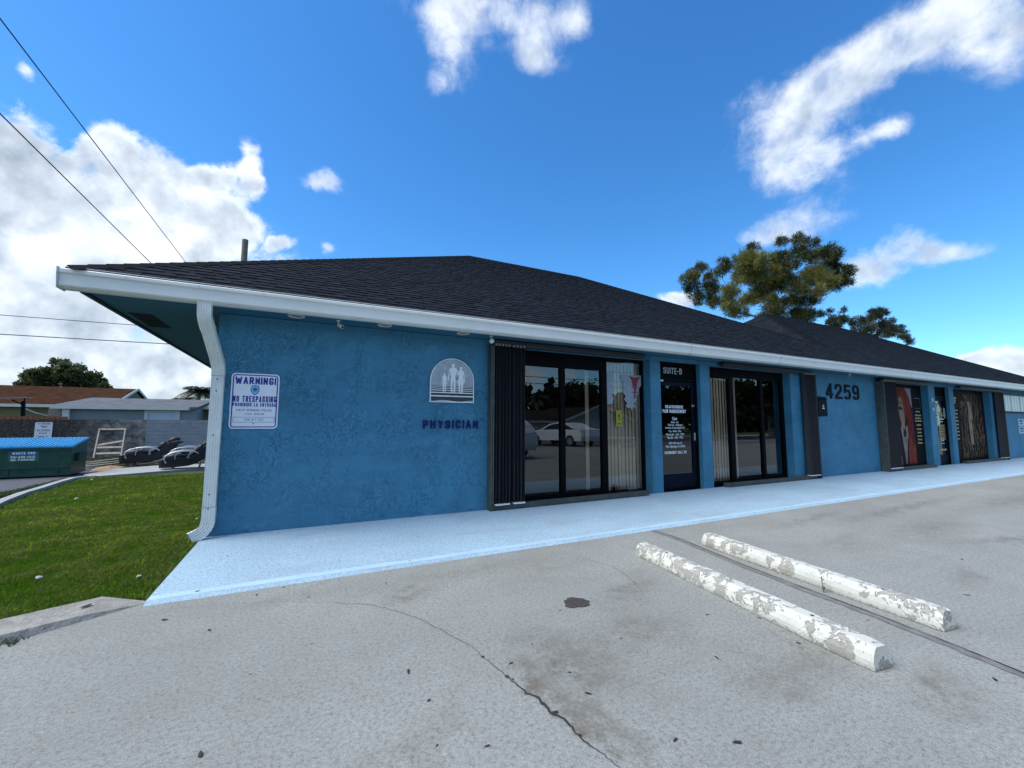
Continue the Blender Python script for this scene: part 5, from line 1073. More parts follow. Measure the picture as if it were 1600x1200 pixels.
# fallen leaves, gum and bits on the pavement: one prototype each, copied
SP = [(-.796, -2.318, 1.5), (-.493, -2.624, 1.2), (.568, -3.653, 1.2), (.605, -3.934, .9), (.749, -4.326, .8), (1.335, -4.235, 1.2), (-.319, -3.852, 1.3), (-1.33, -1.93, 2.2), (1.481, -4.651, 1), (1.707, -4.778, 1.2), (2.794, -4.414, 1.1), (2.198, -4.302, 1), (3.343, -5.094, 1.1), (5.971, -4.193, 1.3), (4.769, -4.578, 1.2), (1.718, -3.386, .8), (1.309, -3.702, .6), (1.103, -3.828, .8), (1.352, -4.045, .7), (1.845, -3.889, .7),
      (-.273, -2.111, 1), (-.091, -2.03, .8), (.091, -2.33, .8), (.331, -2.049, .8), (.68, -2.3, .8), (1.121, -2.623, .6), (1.715, -2.031, .7), (-.628, -.935, .8), (-.48, -.383, .6), (.127, -.972, .8), (.031, -1.364, .7), (.363, -1.588, .7), (.973, -1.885, .8), (1.092, -.846, .7), (1.251, -1.047, .6), (1.574, -1.464, .6), (1.66, -1.561, .6), (2.34, -1.576, .6), (2.658, -1.508, .6), (-.695, -1.88, 1.1), (2.9, -.9, .6), (2.2, -.7, .6), (3.4, -1.2, .6), (.56, -4.229, .6), (3.1, -3.9, .7), (3.35, -3.35, .7), (4.3, -4.1, .6), (6.8, -3.2, 1), (5.2, -3.6, .7), (2.62, -3.9, .8), (2.9, -4.1, 1.0), (3.55, -4.45, .6), (.1, -3.1, .5), (-.2, -3.3, .5)]
LF = mat('dead_leaf', (.028, .022, .02), .7, .4, 40)
protos = []
for v_ in range(3):
    me = bpy.data.meshes.new('leaf'); rn = random.Random(v_); n = 9; V = []
    for k in range(n): a = 2 * math.pi * k / n; V.append((.030 * math.cos(a) * rn.uniform(.75, 1.25), .011 * math.sin(a) * rn.uniform(.6, 1.3), .003 + rn.uniform(0, .004)))
    V.append((0, 0, .006)); me.from_pydata(V, [], [(k, (k + 1) % n, n) for k in range(n)]); me.materials.append(LF); protos.append(me)
for i, (x, y, s_) in enumerate(SP):
    o = bpy.data.objects.new('fallen_leaf', protos[i % 3]); COL.objects.link(o)
    on = y > -1.95; cur = x < -1.2 and y > -2.05
    o.location = (x, y, .0212 if on and not cur else (.043 if cur else .001)); o.rotation_euler = (0, 0, (i * 2.39996) % 3.1 - .3); s_ *= .58; o.scale = (s_ * (.8 + .4 * ((i * 7) % 5) / 5), s_, s_)
    tag(o, 'small dark dry leaf lying on the painted walkway' if on and not cur else 'small dark dry leaf or bit lying on the grey pavement', 'leaf', 'dark leaves scattered on walkway and pavement')
for i, (x, y, l) in enumerate(((-1.98, -.92, 'white scrap of litter in the grass at the left edge'), (-1.22, -1.26, 'pale flat stone in the grass close to the walkway corner'), (-1.346, 1.617, 'pale stone in the grass left of the downspout, farther one'), (-1.146, .208, 'small pale stone in the grass beside the downspout foot'), (-4.3, 6.3, 'small pale stone in the grass far out on the lawn'), (-5.95, 11.9, 'pale stone in the grass where the curb ends'))):
    q = MB(); q.ell((0, 0, 0), (.035, .025, .016), 7, 5); me_o = q.build('stone', mat('pale_stone', (.45, .44, .40), .8, .2, 20)); s_ = .7 + .35 * (i > 3) * 2
    me_o.location = (x, y, G(y) + .02); me_o.rotation_euler = (.2, .1, i); me_o.scale = (s_, s_, s_)
    for vv in me_o.data.vertices: vv.co += Vector([mnoise.noise(vv.co * 60 + Vector((i, k, 0))) * .01 for k in range(3)])
    tag(me_o, l, 'stone')
# ---------------------------------------------------------------- behind the lawn: wall, dumpster, scrap, chairs
def blockwall_mat():
    m, nt, b, co = base_mat('block_wall', .92)
    sep = N(nt, 'ShaderNodeSeparateXYZ'); nt.links.new(co, sep.inputs[0])
    w = N(nt, 'ShaderNodeCombineXYZ'); nt.links.new(sep.outputs[0], w.inputs[0]); nt.links.new(sep.outputs[2], w.inputs[1])
    br = N(nt, 'ShaderNodeTexBrick'); br.inputs['Scale'].default_value = 1; br.inputs['Brick Width'].default_value = .42; br.inputs['Row Height'].default_value = .21; br.inputs['Mortar Size'].default_value = .012
    br.inputs['Color1'].default_value = (.9, .9, .9, 1); br.inputs['Color2'].default_value = (1, 1, 1, 1); br.inputs['Mortar'].default_value = (.72, .72, .72, 1); nt.links.new(w.outputs[0], br.inputs['Vector'])
    n1 = noise_n(nt, co, 2.2, 8, .7, .5); n2 = noise_n(nt, co, 9, 5, .7)
    raw = mixc(nt, mr(nt, n1, .35, .62), (.018, .016, .015), (.16, .145, .13))
    left = mr(nt, M2(nt, 'ADD', sep.outputs[0], M2(nt, 'MULTIPLY', n1, 1.6)), -10.3, -8.2)
    raw = mixc(nt, left, mixc(nt, mr(nt, n2, .4, .6), (.014, .012, .012), (.075, .066, .06)), mixc(nt, mr(nt, n1, .36, .62), (.05, .045, .045), (.30, .29, .28)))
    painted = mixc(nt, mr(nt, n1, .3, .7), (.20, .225, .265), (.27, .295, .33)); painted = mixc(nt, mr(nt, n2, .55, .75, 0, .4), painted, (.14, .16, .19))
    col = mixc(nt, mr(nt, M2(nt, 'ADD', sep.outputs[0], M2(nt, 'MULTIPLY', n2, .12)), -7.84, -7.80), raw, painted)
    mul = mixc(nt, 1.0, col, br.outputs['Color'], 'MULTIPLY'); nt.links.new(mul, b.inputs['Base Color'])
    bump(nt, b, M2(nt, 'ADD', M2(nt, 'MULTIPLY', br.outputs['Fac'], -1), M2(nt, 'MULTIPLY', n2, .6)), .8, .01); return m
q = MB(); q.box(-30, 3, 24.0, 24.2, -.55, 1.478)
bw = q.build('block_wall', blockwall_mat()); tag(bw, 'long concrete block wall, black with mildew at left and painted grey at right', 'wall')
q = MB(); x = -20.0; rn = random.Random(3)
bc = thing('brick_coping', (-15, 24.1, 1.48), 'low course of red bricks standing on top of the stained block wall', 'bricks')
for k in range(62): q.box(x, x + .19, 24.02, 24.2, 1.482, 1.63 + rn.uniform(-.006, .006)) if x < -11.3 else None; x += .205
q.build('bricks', mat('red_brick', (.20, .075, .035), .85, .4, 8), bc)
# reserved sign on the wall
t = thing('parking_notice', (-11.98, 23.97, .47), 'white notice with red heading on the stained wall above the dumpster', 'sign')
decal('panel', rrect(-12.31, -11.66, .40, 1.33, .05), 23.985, mat('notice_white', (.60, .64, .72), .5, .06, 3), t, .01)
q = MB(); stroke_mb(q, 'ATTENTION', -12.22, -11.75, 1.25, .085, 23.974, .001, .22); q.build('heading', mat('notice_red', (.40, .05, .05), .5), t, fix=False)
q = MB(); stroke_mb(q, 'NO PARKING', -12.22, -11.75, .93, .065, 23.974, .001, .22); stroke_mb(q, 'STAFF', -12.13, -11.84, .77, .07, 23.974, .001, .22); stroke_mb(q, 'ONLY', -12.18, -11.80, .60, .085, 23.974, .001, .22)
q.prism([(-12.12, 1.16), (-12.02, 1.06), (-11.84, 1.10), (-11.88, 1.13), (-12.0, 1.12)], 1, 23.970, 23.974); q.box(-12.25, -11.72, 23.973, 23.9745, .86, .868); q.box(-12.25, -11.72, 23.973, 23.9745, .53, .538)
q.build('lettering', mat('notice_black', (.04, .04, .05), .5), t, fix=False)

# dumpster
DG = mat('dumpster_green', (.004, .052, .030), .45, .35, 4, .15, 20); DB = mat('lid_blue', (.012, .19, .40), .4, .15, 6)
dz = -.5; dt = bpy.data.objects.new('dumpster', None); COL.objects.link(dt); dt.location = (-7.10, 13.66, dz); dt.rotation_euler = (0, 0, R(3.0))
tag(dt, 'dark green steel dumpster with blue ribbed plastic lids at the edge of the asphalt', 'dumpster')
q = MB(); q.prism([(.0, .05), (0, .93), (.02, 1.0), (1.28, 1.23), (1.3, 1.18), (1.3, .05)], 0, -2.45, 0); q.build('bin', DG, dt, bevel=.012, local=True)
q = MB(); q.box(-2.47, .02, -.035, -.001, .90, .98); q.box(-2.47, .02, -.03, -.001, .30, .345); q.box(-2.47, .02, -.02, -.001, .04, .10); q.box(-.02, .03, .0, 1.3, .05, .11)
for x in (-2.3, -1.5, -.35): q.box(x, x + .05, -.022, -.001, .11, .29)
q.build('rib', DG, dt, bevel=.005, local=True)
q = MB(); q.box(.001, .10, .30, .98, .50, .74); q.box(.001, .13, .28, 1.0, .74, .77); q.build('fork_pocket', mat('pocket_dark', (.003, .02, .014), .6), dt, local=True)
for x0, x1 in ((-2.47, -1.235), (-1.225, .03)):
    q = MB(); n = 12; wv = (x1 - x0) / n
    sl = lambda y: 1.02 + (y + .04) * .183
    q.add([(x0, -.05, sl(-.05)), (x1, -.05, sl(-.05)), (x1, 1.32, sl(1.32)), (x0, 1.32, sl(1.32)), (x0, -.05, sl(-.05) - .04), (x1, -.05, sl(-.05) - .04), (x1, 1.32, sl(1.32) - .04), (x0, 1.32, sl(1.32) - .04)], [(0, 1, 2, 3), (0, 4, 5, 1), (1, 5, 6, 2), (2, 6, 7, 3), (3, 7, 4, 0), (7, 6, 5, 4)])
    q.build('lid', DB, dt, local=True); 
    q = MB()
    for k in range(n):
        a = x0 + wv * (k + .2); b_ = a + wv * .5
        q.add([(a, -.045, sl(-.045) + .001), (b_, -.045, sl(-.045) + .001), (b_, 1.28, sl(1.28) + .001), (a, 1.28, sl(1.28) + .001), (a + .008, -.03, sl(-.03) + .035), (b_ - .008, -.03, sl(-.03) + .035), (b_ - .008, 1.27, sl(1.27) + .035), (a + .008, 1.27, sl(1.27) + .035)], [(4, 5, 6, 7), (0, 1, 5, 4), (1, 2, 6, 5), (2, 3, 7, 6), (3, 0, 4, 7)])
    q.build('lid_ribs', mat('lid_light_blue', (.05, .36, .62), .4, .15, 6), dt, local=True)
q = MB(); q.tube([(-2.47, 1.36, 1.27), (.04, 1.36, 1.27)], .02, 8); q.build('hinge_rod', DG, dt, local=True)
q = MB(); q.box(-1.50, -.80, -.0045, -.0012, .55, .88); q.build('label_plate', mat('label_green', (.01, .12, .08), .5), dt, local=True)
q = MB(); q.prism(rrect(-1.46, -.84, .755, .875, .03), 1, -.0065, -.005); q.build('label_plate', mat('label_blue', (.02, .13, .32), .5), dt, local=True)
q = MB(); stroke_mb(q, 'WASTE PRO', -1.41, -.89, .815, .075, -.0075, .001, .24); stroke_mb(q, '561-688-4912', -1.44, -.88, .69, .07, -.0055, .001, .2); stroke_mb(q, 'NO PARKING', -1.43, -.89, .60, .065, -.0055, .001, .2)
q.build('lettering', PALEWHITE, dt, fix=False, local=True)
for x, y in ((-2.2, .2), (-.25, .2), (-2.2, 1.1), (-.25, 1.1)):
    q = MB(); q.lathe([(.001, -.03), (.05, -.03), (.06, 0), (.05, .03), (.001, .03)], (x, y, .06), 0, 14); q.build('wheel', BLACK, dt, local=True)

# scrap timber
WOOD = mat('weathered_wood', (.30, .26, .21), .9, .35, 9, .3, 40); WOOD2 = mat('grey_wood', (.17, .15, .13), .9, .35, 9, .3, 40)
t = thing('wooden_rack', (-8.6, 21.5, -.5), 'weathered wooden ladder-like rack leaning against the stained wall', 'pallet')
def lean(u, h): return (-9.50 + u * 1.06 - h * .30, 22.6 + h * 1.32, -.5 + h * 1.46)
for u in (0, 1.0):
    q = MB(); q.bar(lean(u, 1.02), lean(u, 0), .10, .06, (1, 0, 0)); q.build('rail', WOOD, t)
for h, d_ in ((1.0, 0), (.55, .12), (.36, 0), (.16, 0)):
    q = MB(); q.bar(lean(-.03, h - d_), lean(1.03, h + d_ * .3), .03, .12, (0, .7, .75)); q.build('slat', WOOD, t)
rn = random.Random(21)
PLK = [((-7.5, 15.6), (-5.9, 18.3), .14, 'long pale plank on top of the scrap heap by the dumpster'), ((-8.4, 17.2), (-6.3, 19.2), .06, 'grey plank low in the scrap heap'), ((-8.6, 18.6), (-5.6, 18.9), .04, 'plank lying parallel to the wall'), ((-7.9, 16.3), (-6.5, 18.7), .22, 'second pale plank crossing the scrap heap'), ((-6.4, 17.2), (-5.7, 18.0), .02, 'short broken board near the massage chairs'), ((-7.4, 16.6), (-5.6, 17.6), .0, 'dark board flat on the ground before the heap'), ((-6.5, 17.4), (-6.1, 18.2), .24, 'short board sticking up from the heap')]
for (a, b_, z, l) in PLK:
    t = thing('plank', ((a[0] + b_[0]) / 2, (a[1] + b_[1]) / 2, -.5), l, 'plank', 'scrap planks behind the dumpster')
    q = MB(); q.bar((a[0], a[1], -.52 + z + .02), (b_[0], b_[1], -.50 + z + rn.uniform(.03, .18)), .14, .035); q.build('board', WOOD if z > .05 else WOOD2, t)
t = thing('cardboard_piece', (-6.85, 15.2, -.5), 'torn brown cardboard piece beside the dumpster', 'cardboard')
q = MB(); q.add([(-7.05, 14.9, -.50), (-6.5, 15.1, -.48), (-6.3, 15.9, -.42), (-6.8, 16.0, -.36), (-7.1, 15.5, -.42), (-6.7, 15.5, -.33)], [(0, 1, 5), (1, 2, 5), (2, 3, 5), (3, 4, 5), (4, 0, 5)]); q.build('sheet', mat('cardboard', (.38, .24, .12), .9, .2, 6), t, fix=False)

# discarded massage loungers: dark hull with silver arm rails
HULL = mat('dark_vinyl', (.008, .007, .010), .6, spec=.1) if 0 else mat('dark_vinyl', (.009, .008, .011), .6, .3, 5, .2, 30); RAIL = mat('silver_rail', (.55, .56, .57), .3, .08, 6, metal=.6); TAN = mat('tan_panel', (.22, .17, .13), .7, .2, 6)
def lounger(loc, ang, sc_, label, tilt=0.0):
    t = thing('massage_chair', loc, label, 'massage chair', 'discarded black massage chairs by the wall', rz=ang); t.scale = (sc_,) * 3; t.rotation_euler = (0, R(tilt), ang)
    # side profile in XZ (x forward to the head end)
    P = [(-.95, .12), (-.98, .42), (-.80, .50), (-.35, .48), (.05, .44), (.22, .56), (.50, .86), (.72, .98), (.92, 1.02), (1.04, .98), (1.05, .90), (.90, .86), (.78, .62), (.55, .40), (.30, .20), (0, .12), (-.5, .10)]
    q = MB(); ys_ = [-.34, -.30, .30, .34]; n = len(P)
    for y in ys_:
        s_ = .93 if abs(y) > .32 else 1
        cxp, czp = sum(p[0] for p in P) / n, sum(p[1] for p in P) / n
        q.v += [(cxp + (p[0] - cxp) * s_, y, czp + (p[1] - czp) * s_) for p in P]
    for j in range(3):
        for i in range(n): q.f.append((j * n + i, j * n + (i + 1) % n, (j + 1) * n + (i + 1) % n, (j + 1) * n + i))
    q.f.append(tuple(range(n))); q.f.append(tuple(3 * n + i for i in range(n))[::-1]); q.build('hull', HULL, t, local=True, bevel=0)
    q = MB()
    for x0, z0, x1, z1 in ((-.85, .50, -.1, .47), (.02, .46, .25, .62), (.27, .66, .52, .92), (.56, .95, .95, 1.05)):
        q.tube([(x0, 0, z0), ((x0 + x1) / 2, 0, (z0 + z1) / 2 + .05), (x1, 0, z1)], [.10, .13, .10], 8)
    q.build('cushion', mat('black_cushion', (.010, .010, .012), .5, .3, 9), t, smooth=True, local=True)
    for y in (-.42, .42):
        q = MB(); q.tube(smoothpath([(-.72, y, .30), (-.78, y, .52), (-.60, y, .68), (-.2, y, .74), (.18, y, .70), (.34, y, .60)], 4), .024, 8); q.build('arm_rail', RAIL, t, smooth=True, local=True)
        q = MB(); q.tube(smoothpath([(-.45, y * .9, .42), (-.42, y * .95, .60), (-.30, y, .70)], 3), .014, 6); q.tube(smoothpath([(.0, y * .9, .42), (.02, y * .95, .60), (.10, y, .70)], 3), .014, 6); q.build('rail_strut', RAIL, t, smooth=True, local=True)
    q = MB(); q.prism([(.55, .36), (.80, .66), (.86, .60), (.72, .16), (.60, .14)], 1, -.30, .30); q.build('back_panel', TAN, t, local=True)
    for x in (-.55, .35):
        q = MB(); q.bar((x, -.28, 0), (x + .05, -.26, .2), .06, .05); q.bar((x, .28, 0), (x + .05, .26, .2), .06, .05); q.bar((x, -.3, .02), (x, .3, .02), .06, .03); q.build('foot', TAN, t, local=True)
    return t
lounger((-5.75, 16.75, -.43), R(6), .98, 'black massage chair lying nearest the scrap planks, silver rails on top')
lounger((-3.95, 14.35, -.43), R(9), .92, 'black massage chair at the front of the group with tan back panel', -3)
lounger((-4.25, 16.6, -.43), R(8), .98, 'black massage chair partly hidden behind the front one')

# ---------------------------------------------------------------- neighbouring houses
def gable_x(mb, x0, x1, y0, y1, ze, zr, th=.12):
    """roof with ridge along X"""
    ym = (y0 + y1) / 2
    mb.add([(x0, y0, ze), (x1, y0, ze), (x1, ym, zr), (x0, ym, zr), (x0, y1, ze), (x1, y1, ze), (x0, y0, ze - th), (x1, y0, ze - th), (x1, ym, zr - th), (x0, ym, zr - th), (x0, y1, ze - th), (x1, y1, ze - th)],
           [(0, 1, 2, 3), (3, 2, 5, 4), (0, 6, 7, 1), (1, 7, 8, 2), (2, 8, 11, 5), (6, 9, 8, 7), (9, 10, 11, 8), (0, 3, 9, 6), (3, 4, 10, 9), (4, 5, 11, 10)])
BRN = mat('brown_shingles', (.058, .030, .019), .95, .34, 2.2, .5, 20, spec=0.0); BRN2 = mat('street_roof', (.030, .026, .025), .95, .3, 2, spec=0.0); GRYR = mat('grey_membrane', (.125, .135, .145), .9, .28, 1.6, .2, 8, spec=.05)
FSC = mat('house_fascia', (.52, .52, .49), .5, .06, 2)
h = thing('brown_roof_house', (-22, 45, -.5), 'beige neighbour house with long brown shingle gable roof and white fascia', 'house')
q = MB(); q.box(-34, -15.2, 42.6, 53.4, -.5, 2.62); q.build('wall', mat('beige_wall', (.22, .17, .085), .85, .12, 1, .2, 20), h)
q = MB(); gable_x(q, -36, -15.1, 42.0, 54.2, 2.78, 4.66); q.build('roof', BRN, h)
q = MB(); q.box(-36, -15.05, 41.93, 42.0, 2.56, 2.80)
q.build('fascia', FSC, h)
q = MB(); q.bar((-15.06, 41.98, 2.74), (-15.06, 48.1, 4.62), .06, .22); q.bar((-15.06, 48.1, 4.62), (-15.06, 54.2, 2.74), .06, .22); q.build('barge_board', FSC, h)
q = MB(); q.prism([(42.6, 2.62), (53.4, 2.62), (48.1, 4.36)], 0, -15.4, -15.22); q.build('gable_wall', mat('olive_gable', (.13, .14, .09), .9, .15, 2), h)
q = MB(); q.tube([(-20.6, 42.0, 2.55), (-19.9, 42.3, 2.1), (-19.15, 42.5, 1.85), (-19.1, 42.5, 1.0)], .075, 6); q.build('downspout', FSC, h)
h = thing('grey_house', (-10.5, 33, -.5), 'low grey neighbour house with white fascia, grey roof and framed white window', 'house')
q = MB(); q.box(-13.75, -7.0, 31.35, 39, -.5, 2.30); q.build('wall', mat('grey_wall', (.21, .235, .26), .85, .10, 1.2, .2, 20), h)
q = MB(); gable_x(q, -14.55, -6.9, 31.05, 42, 2.44, 3.20, .1); q.build('roof', GRYR, h)
q = MB(); q.box(-14.6, -7.45, 30.98, 31.05, 2.20, 2.44); q.bar((-7.42, 31.0, 2.32), (-6.9, 36.0, 2.86), .05, .22); q.build('fascia', FSC, h)
q = MB(); q.box(-14.05, -13.72, 31.1, 31.33, -.5, 2.28); q.build('corner_post', FSC, h)
q = MB(); q.box(-9.95, -9.75, 31.26, 31.349, .7, 2.2); q.box(-8.25, -7.98, 31.26, 31.349, .7, 2.2); q.box(-9.75, -8.25, 31.26, 31.349, 2.06, 2.2)
w_ = q.build('window', FSC, h)
q = MB(); q.box(-9.74, -8.26, 31.31, 31.348, .7, 2.05); q.build('pane', mat('white_shade', (.44, .50, .58), .4, .05, 2), w_)
q = MB(); q.box(-14.9, -13.76, 31.6, 38, -.5, 2.25); q.build('side_wall', mat('taupe_wall', (.20, .185, .165), .9, .12, 1.4), h)
q = MB(); q.box(-14.28, -14.12, 31.55, 31.598, 1.55, 1.85); q.build('meter_box', mat('meter', (.06, .045, .03), .7), h)
h = thing('green_roof_house', (-5.5, 34, -.5), 'neighbour house with pale green-grey roof, partly hidden behind the downspout', 'house')
q = MB(); q.box(-7.45, -2.0, 33.5, 40, -.5, 2.32); q.build('wall', mat('dark_taupe', (.12, .115, .10), .9, .15, 2), h)
q = MB(); gable_x(q, -7.75, -1.6, 33.0, 44, 2.50, 3.4, .1); q.build('roof', mat('green_grey_roof', (.17, .19, .175), .9, .2, 3, .3, 20), h)
q = MB(); q.box(-7.8, -1.6, 32.93, 33.0, 2.33, 2.52); q.box(-7.5, -7.3, 33.0, 33.49, -.5, 2.32); q.build('fascia', mat('cream_fascia', (.42, .42, .38), .6, .06, 2), h)
# basketball hoop behind the wall
t = thing('basketball_hoop', (-13.95, 27, -.5), 'basketball hoop with tilted board standing behind the wall', 'basketball hoop')
q = MB(); q.bar((-13.95, 27.0, -.5), (-14.12, 27.0, 2.5), .14, .12); q.bar((-14.12, 27, 2.3), (-14.45, 26.7, 2.55), .06, .06); q.bar((-14.1, 27, 2.45), (-14.0, 26.8, 2.66), .06, .05); q.build('post', BLACK, t)
q = MB(); q.bar((-15.05, 26.7, 2.60), (-13.75, 26.6, 2.68), .5, .04); q.build('backboard', mat('board_pink', (.30, .25, .27), .5, .3, 6), t)
q = MB(); q.tube([(-14.9 + .22 * math.cos(a * .5), 26.3 + .22 * math.sin(a * .5), 2.48) for a in range(14)], .012, 6); q.build('rim', mat('rim_red', (.3, .05, .03), .5), t)

# pole and wires
q = MB(); q.tube([(-3.30, 20, -.5), (-3.30, 20, 11.25)], [.19, .145], 16)
tag(q.build('utility_pole', mat('pole_wood', (.15, .14, .11), .9, .3, 6, .5, 40)), 'round wooden utility pole top rising behind the roof', 'utility pole')
WIRE = mat('black_cable', (.012, .012, .013), .6)
def wire(a, b_, rad, sag, label, seed=0):
    pts = []
    for k in range(33):
        s_ = k / 32; p = Vector(a).lerp(Vector(b_), s_); p.z -= sag * 4 * s_ * (1 - s_); pts.append(p)
    q = MB(); q.tube(pts, rad, 6); tag(q.build('overhead_cable', WIRE), label, 'cable', 'overhead power cables')
wire((-4.02, -10, 6.80), (-3.5, 62, 6.8), .0095, .0, 'upper of the two black cables crossing the top left corner')
wire((-5.32, -10, 6.83), (-4.2, 62, 6.8), .012, .0, 'lower of the two black cables crossing the top left corner')
wire((-60, 27, 7.6), (20, 27, 7.9), .02, .5, 'upper of the two level cables above the neighbour houses')
wire((-60, 27, 6.4), (20, 27, 7.0), .026, .55, 'lower of the two level cables above the neighbour houses')

# ---------------------------------------------------------------- trees
def leaf_mat(name, a, b_):
    m, nt, bs_, co = base_mat(name, .6); at = N(nt, 'ShaderNodeAttribute', attribute_name='tint'); cr = N(nt, 'ShaderNodeValToRGB'); e = cr.color_ramp.elements
    e[0].color = (*a, 1); e[1].color = (*b_, 1); nt.links.new(at.outputs['Fac'], cr.inputs[0]); nt.links.new(cr.outputs[0], bs_.inputs['Base Color']); bs_.inputs['Specular IOR Level'].default_value = .2
    tr = N(nt, 'ShaderNodeBsdfTranslucent'); nt.links.new(cr.outputs[0], tr.inputs[0]); mx = N(nt, 'ShaderNodeMixShader', inp={0: .25})
    o = nt.nodes['Material Output']; nt.links.new(bs_.outputs[0], mx.inputs[1]); nt.links.new(tr.outputs[0], mx.inputs[2]); nt.links.new(mx.outputs[0], o.inputs[0]); return m
def foliage(name, clumps, per, lw, ll, m, parent, seed, droop=0.0, sub=7, tintf=None, spread=.42, off=(0, 0, 0)):
    rng = np.random.default_rng(seed); C_ = []; D_ = []; T_ = []
    for (x, y, z, r) in clumps:
        n = int(per * (r / .7) ** 2); subs = rng.normal(0, 1, (sub, 3)); subs /= np.linalg.norm(subs, axis=1)[:, None]; subs *= r * rng.uniform(.25, .95, (sub, 1)); subs[:, 2] *= .8
        idx = rng.integers(0, sub, n); o = rng.normal(0, r * spread * .55, (n, 3)); c = np.array([x, y, z]) + subs[idx] + o
        C_.append(c); T_.append(np.clip((tintf(x, y, z) if tintf else .5) + rng.normal(0, .16, n) + rng.normal(0, .20, sub)[idx], 0, 1)); d = o + subs[idx] * .5 + rng.normal(0, .2 * r, (n, 3)); D_.append(d)
    c = np.concatenate(C_); d = np.concatenate(D_); tt = np.concatenate(T_); n = len(c)
    d /= np.linalg.norm(d, axis=1)[:, None] + 1e-9; d[:, 2] -= droop; d += rng.normal(0, .35, (n, 3)); d /= np.linalg.norm(d, axis=1)[:, None]
    s = np.cross(d, rng.normal(0, 1, (n, 3))); s /= np.linalg.norm(s, axis=1)[:, None]
    L_ = ll * rng.uniform(.6, 1.4, (n, 1)); W_ = lw * rng.uniform(.6, 1.3, (n, 1)); c = c - np.array(off)
    V = np.stack([c, c + d * L_ * .5 + s * W_, c + d * L_, c + d * L_ * .5 - s * W_], 1)
    me = bpy.data.meshes.new(name); me.vertices.add(n * 4); me.vertices.foreach_set('co', V.ravel()); me.loops.add(n * 4); me.loops.foreach_set('vertex_index', np.arange(n * 4, dtype=np.int32))
    me.polygons.add(n); me.polygons.foreach_set('loop_start', np.arange(0, n * 4, 4, dtype=np.int32)); me.update()
    at = me.attributes.new('tint', 'FLOAT', 'POINT'); at.data.foreach_set('value', np.repeat(tt, 4)); me.materials.append(m)
    o = bpy.data.objects.new(name, me); COL.objects.link(o); o.parent = parent; return o
BARK = mat('bark', (.22, .18, .14), .9, .3, 5, .6, 20)
def tree(name, clumps, base, label, lm, per=900, lw=.03, ll=.17, droop=.4, seed=1, group=None, zg=-.5, tintf=None, thick=.28, sub=7, cat='tree', limb=True):
    root = thing(name, (base[0], base[1], zg), label, cat, group); off = (base[0], base[1], zg)
    foliage('crown', clumps, per, lw, ll, lm, root, seed, droop, sub, tintf, spread=.42 if sub < 12 else .26, off=off)
    rn = random.Random(seed); q = MB(); fork = Vector(base)
    q.tube([(base[0], base[1], zg), (base[0] + .1, base[1], (zg + base[2]) / 2), tuple(base)], [thick * 1.25, thick, thick * .8], 10)
    cs = sorted(clumps, key=lambda c: (Vector(c[:3]) - fork).length); nodes = [(fork, thick * .7)]
    if limb:
        for c in cs:
            tgt = Vector(c[:3]); best = min(nodes, key=lambda nd: (nd[0] - tgt).length + .35 * (nd[0] - fork).length * 0 + (0 if nd[0].z < tgt.z else 1.2)); r0 = max(.02, best[1] * .72); r1 = max(.012, r0 * .45)
            mid = best[0].lerp(tgt, .5) + Vector((rn.uniform(-.2, .2), rn.uniform(-.2, .2), rn.uniform(-.25, .1))) * min(1, c[3] * 2)
            q.tube(smoothpath([best[0], mid, tgt], 3), [r0 + (r1 - r0) * k / 6 for k in range(7)], 6); nodes.append((tgt, r1 * 1.6)); nodes.append((mid, r0 * .8))
            for _ in range(3):
                e = tgt + Vector((rn.gauss(0, 1), rn.gauss(0, 1), rn.gauss(.3, .7))).normalized() * c[3] * 1.05; q.tube([tgt, tgt.lerp(e, .5) + Vector((0, 0, .05)), e], [r1 * .7, r1 * .45, .006], 5)
    q.build('trunk', BARK, root); return root
LM_A = leaf_mat('casuarina_leaves', (.018, .034, .020), (.27, .26, .07))
cxA = np.mean([c[0] for c in TREE_A]); 
def tA(x, y, z):
    # the middle-left masses and one low right mass have sunlight painted into their olive tint; partly browner foliage too
    i = [k for k, c in enumerate(TREE_A) if abs(c[0] - x) < 1e-6][0]
    return .80 if i in (7, 8, 9, 10, 11, 13, 14, 15, 16, 17, 19, 18, 30, 31, 32, 37, 44) else .22
tree('casuarina_tree', TREE_A, TREE_A_BASE, 'large feathery tree with olive and dark green foliage rising behind the roof valley', LM_A, 1900, .017, .26, -.25, 4, zg=-.5, tintf=tA, thick=.42, sub=24)
tree('small_tree', TREE_B, TREE_B_BASE, 'lower dark green tree behind the roof, right of the large feathery tree', leaf_mat('small_tree_leaves', (.018, .030, .018), (.10, .11, .06)), 2400, .018, .20, -.1, 7, zg=-.5, thick=.3, sub=20)
def ball(cx, cy, cz, rx, ry, rz, n, r, seed):
    rn = random.Random(seed); o = []
    while len(o) < n:
        a, b_, c = rn.uniform(-1, 1), rn.uniform(-1, 1), rn.uniform(-.6, 1)
        if .35 < a * a + b_ * b_ + c * c < 1: o.append((cx + a * rx, cy + b_ * ry, cz + c * rz, r * rn.uniform(.7, 1.25)))
    return o
LM_C = leaf_mat('mango_leaves', (.016, .028, .010), (.18, .19, .08))
cC = [(a, b_ + random.Random(i).uniform(-2, 2), c, r * 1.2) for i, (a, b_, c, r) in enumerate(TREE_C)] + ball(-27, 66, 4.5, 3.5, 3, 2.2, 14, 1.1, 3)
tree('round_tree', cC, (-27, 66, 3.5), 'round dense dark tree behind the brown-roofed house', LM_C, 800, .10, .30, .1, 5, tintf=lambda x, y, z: .55, thick=.4, limb=False, sub=14)
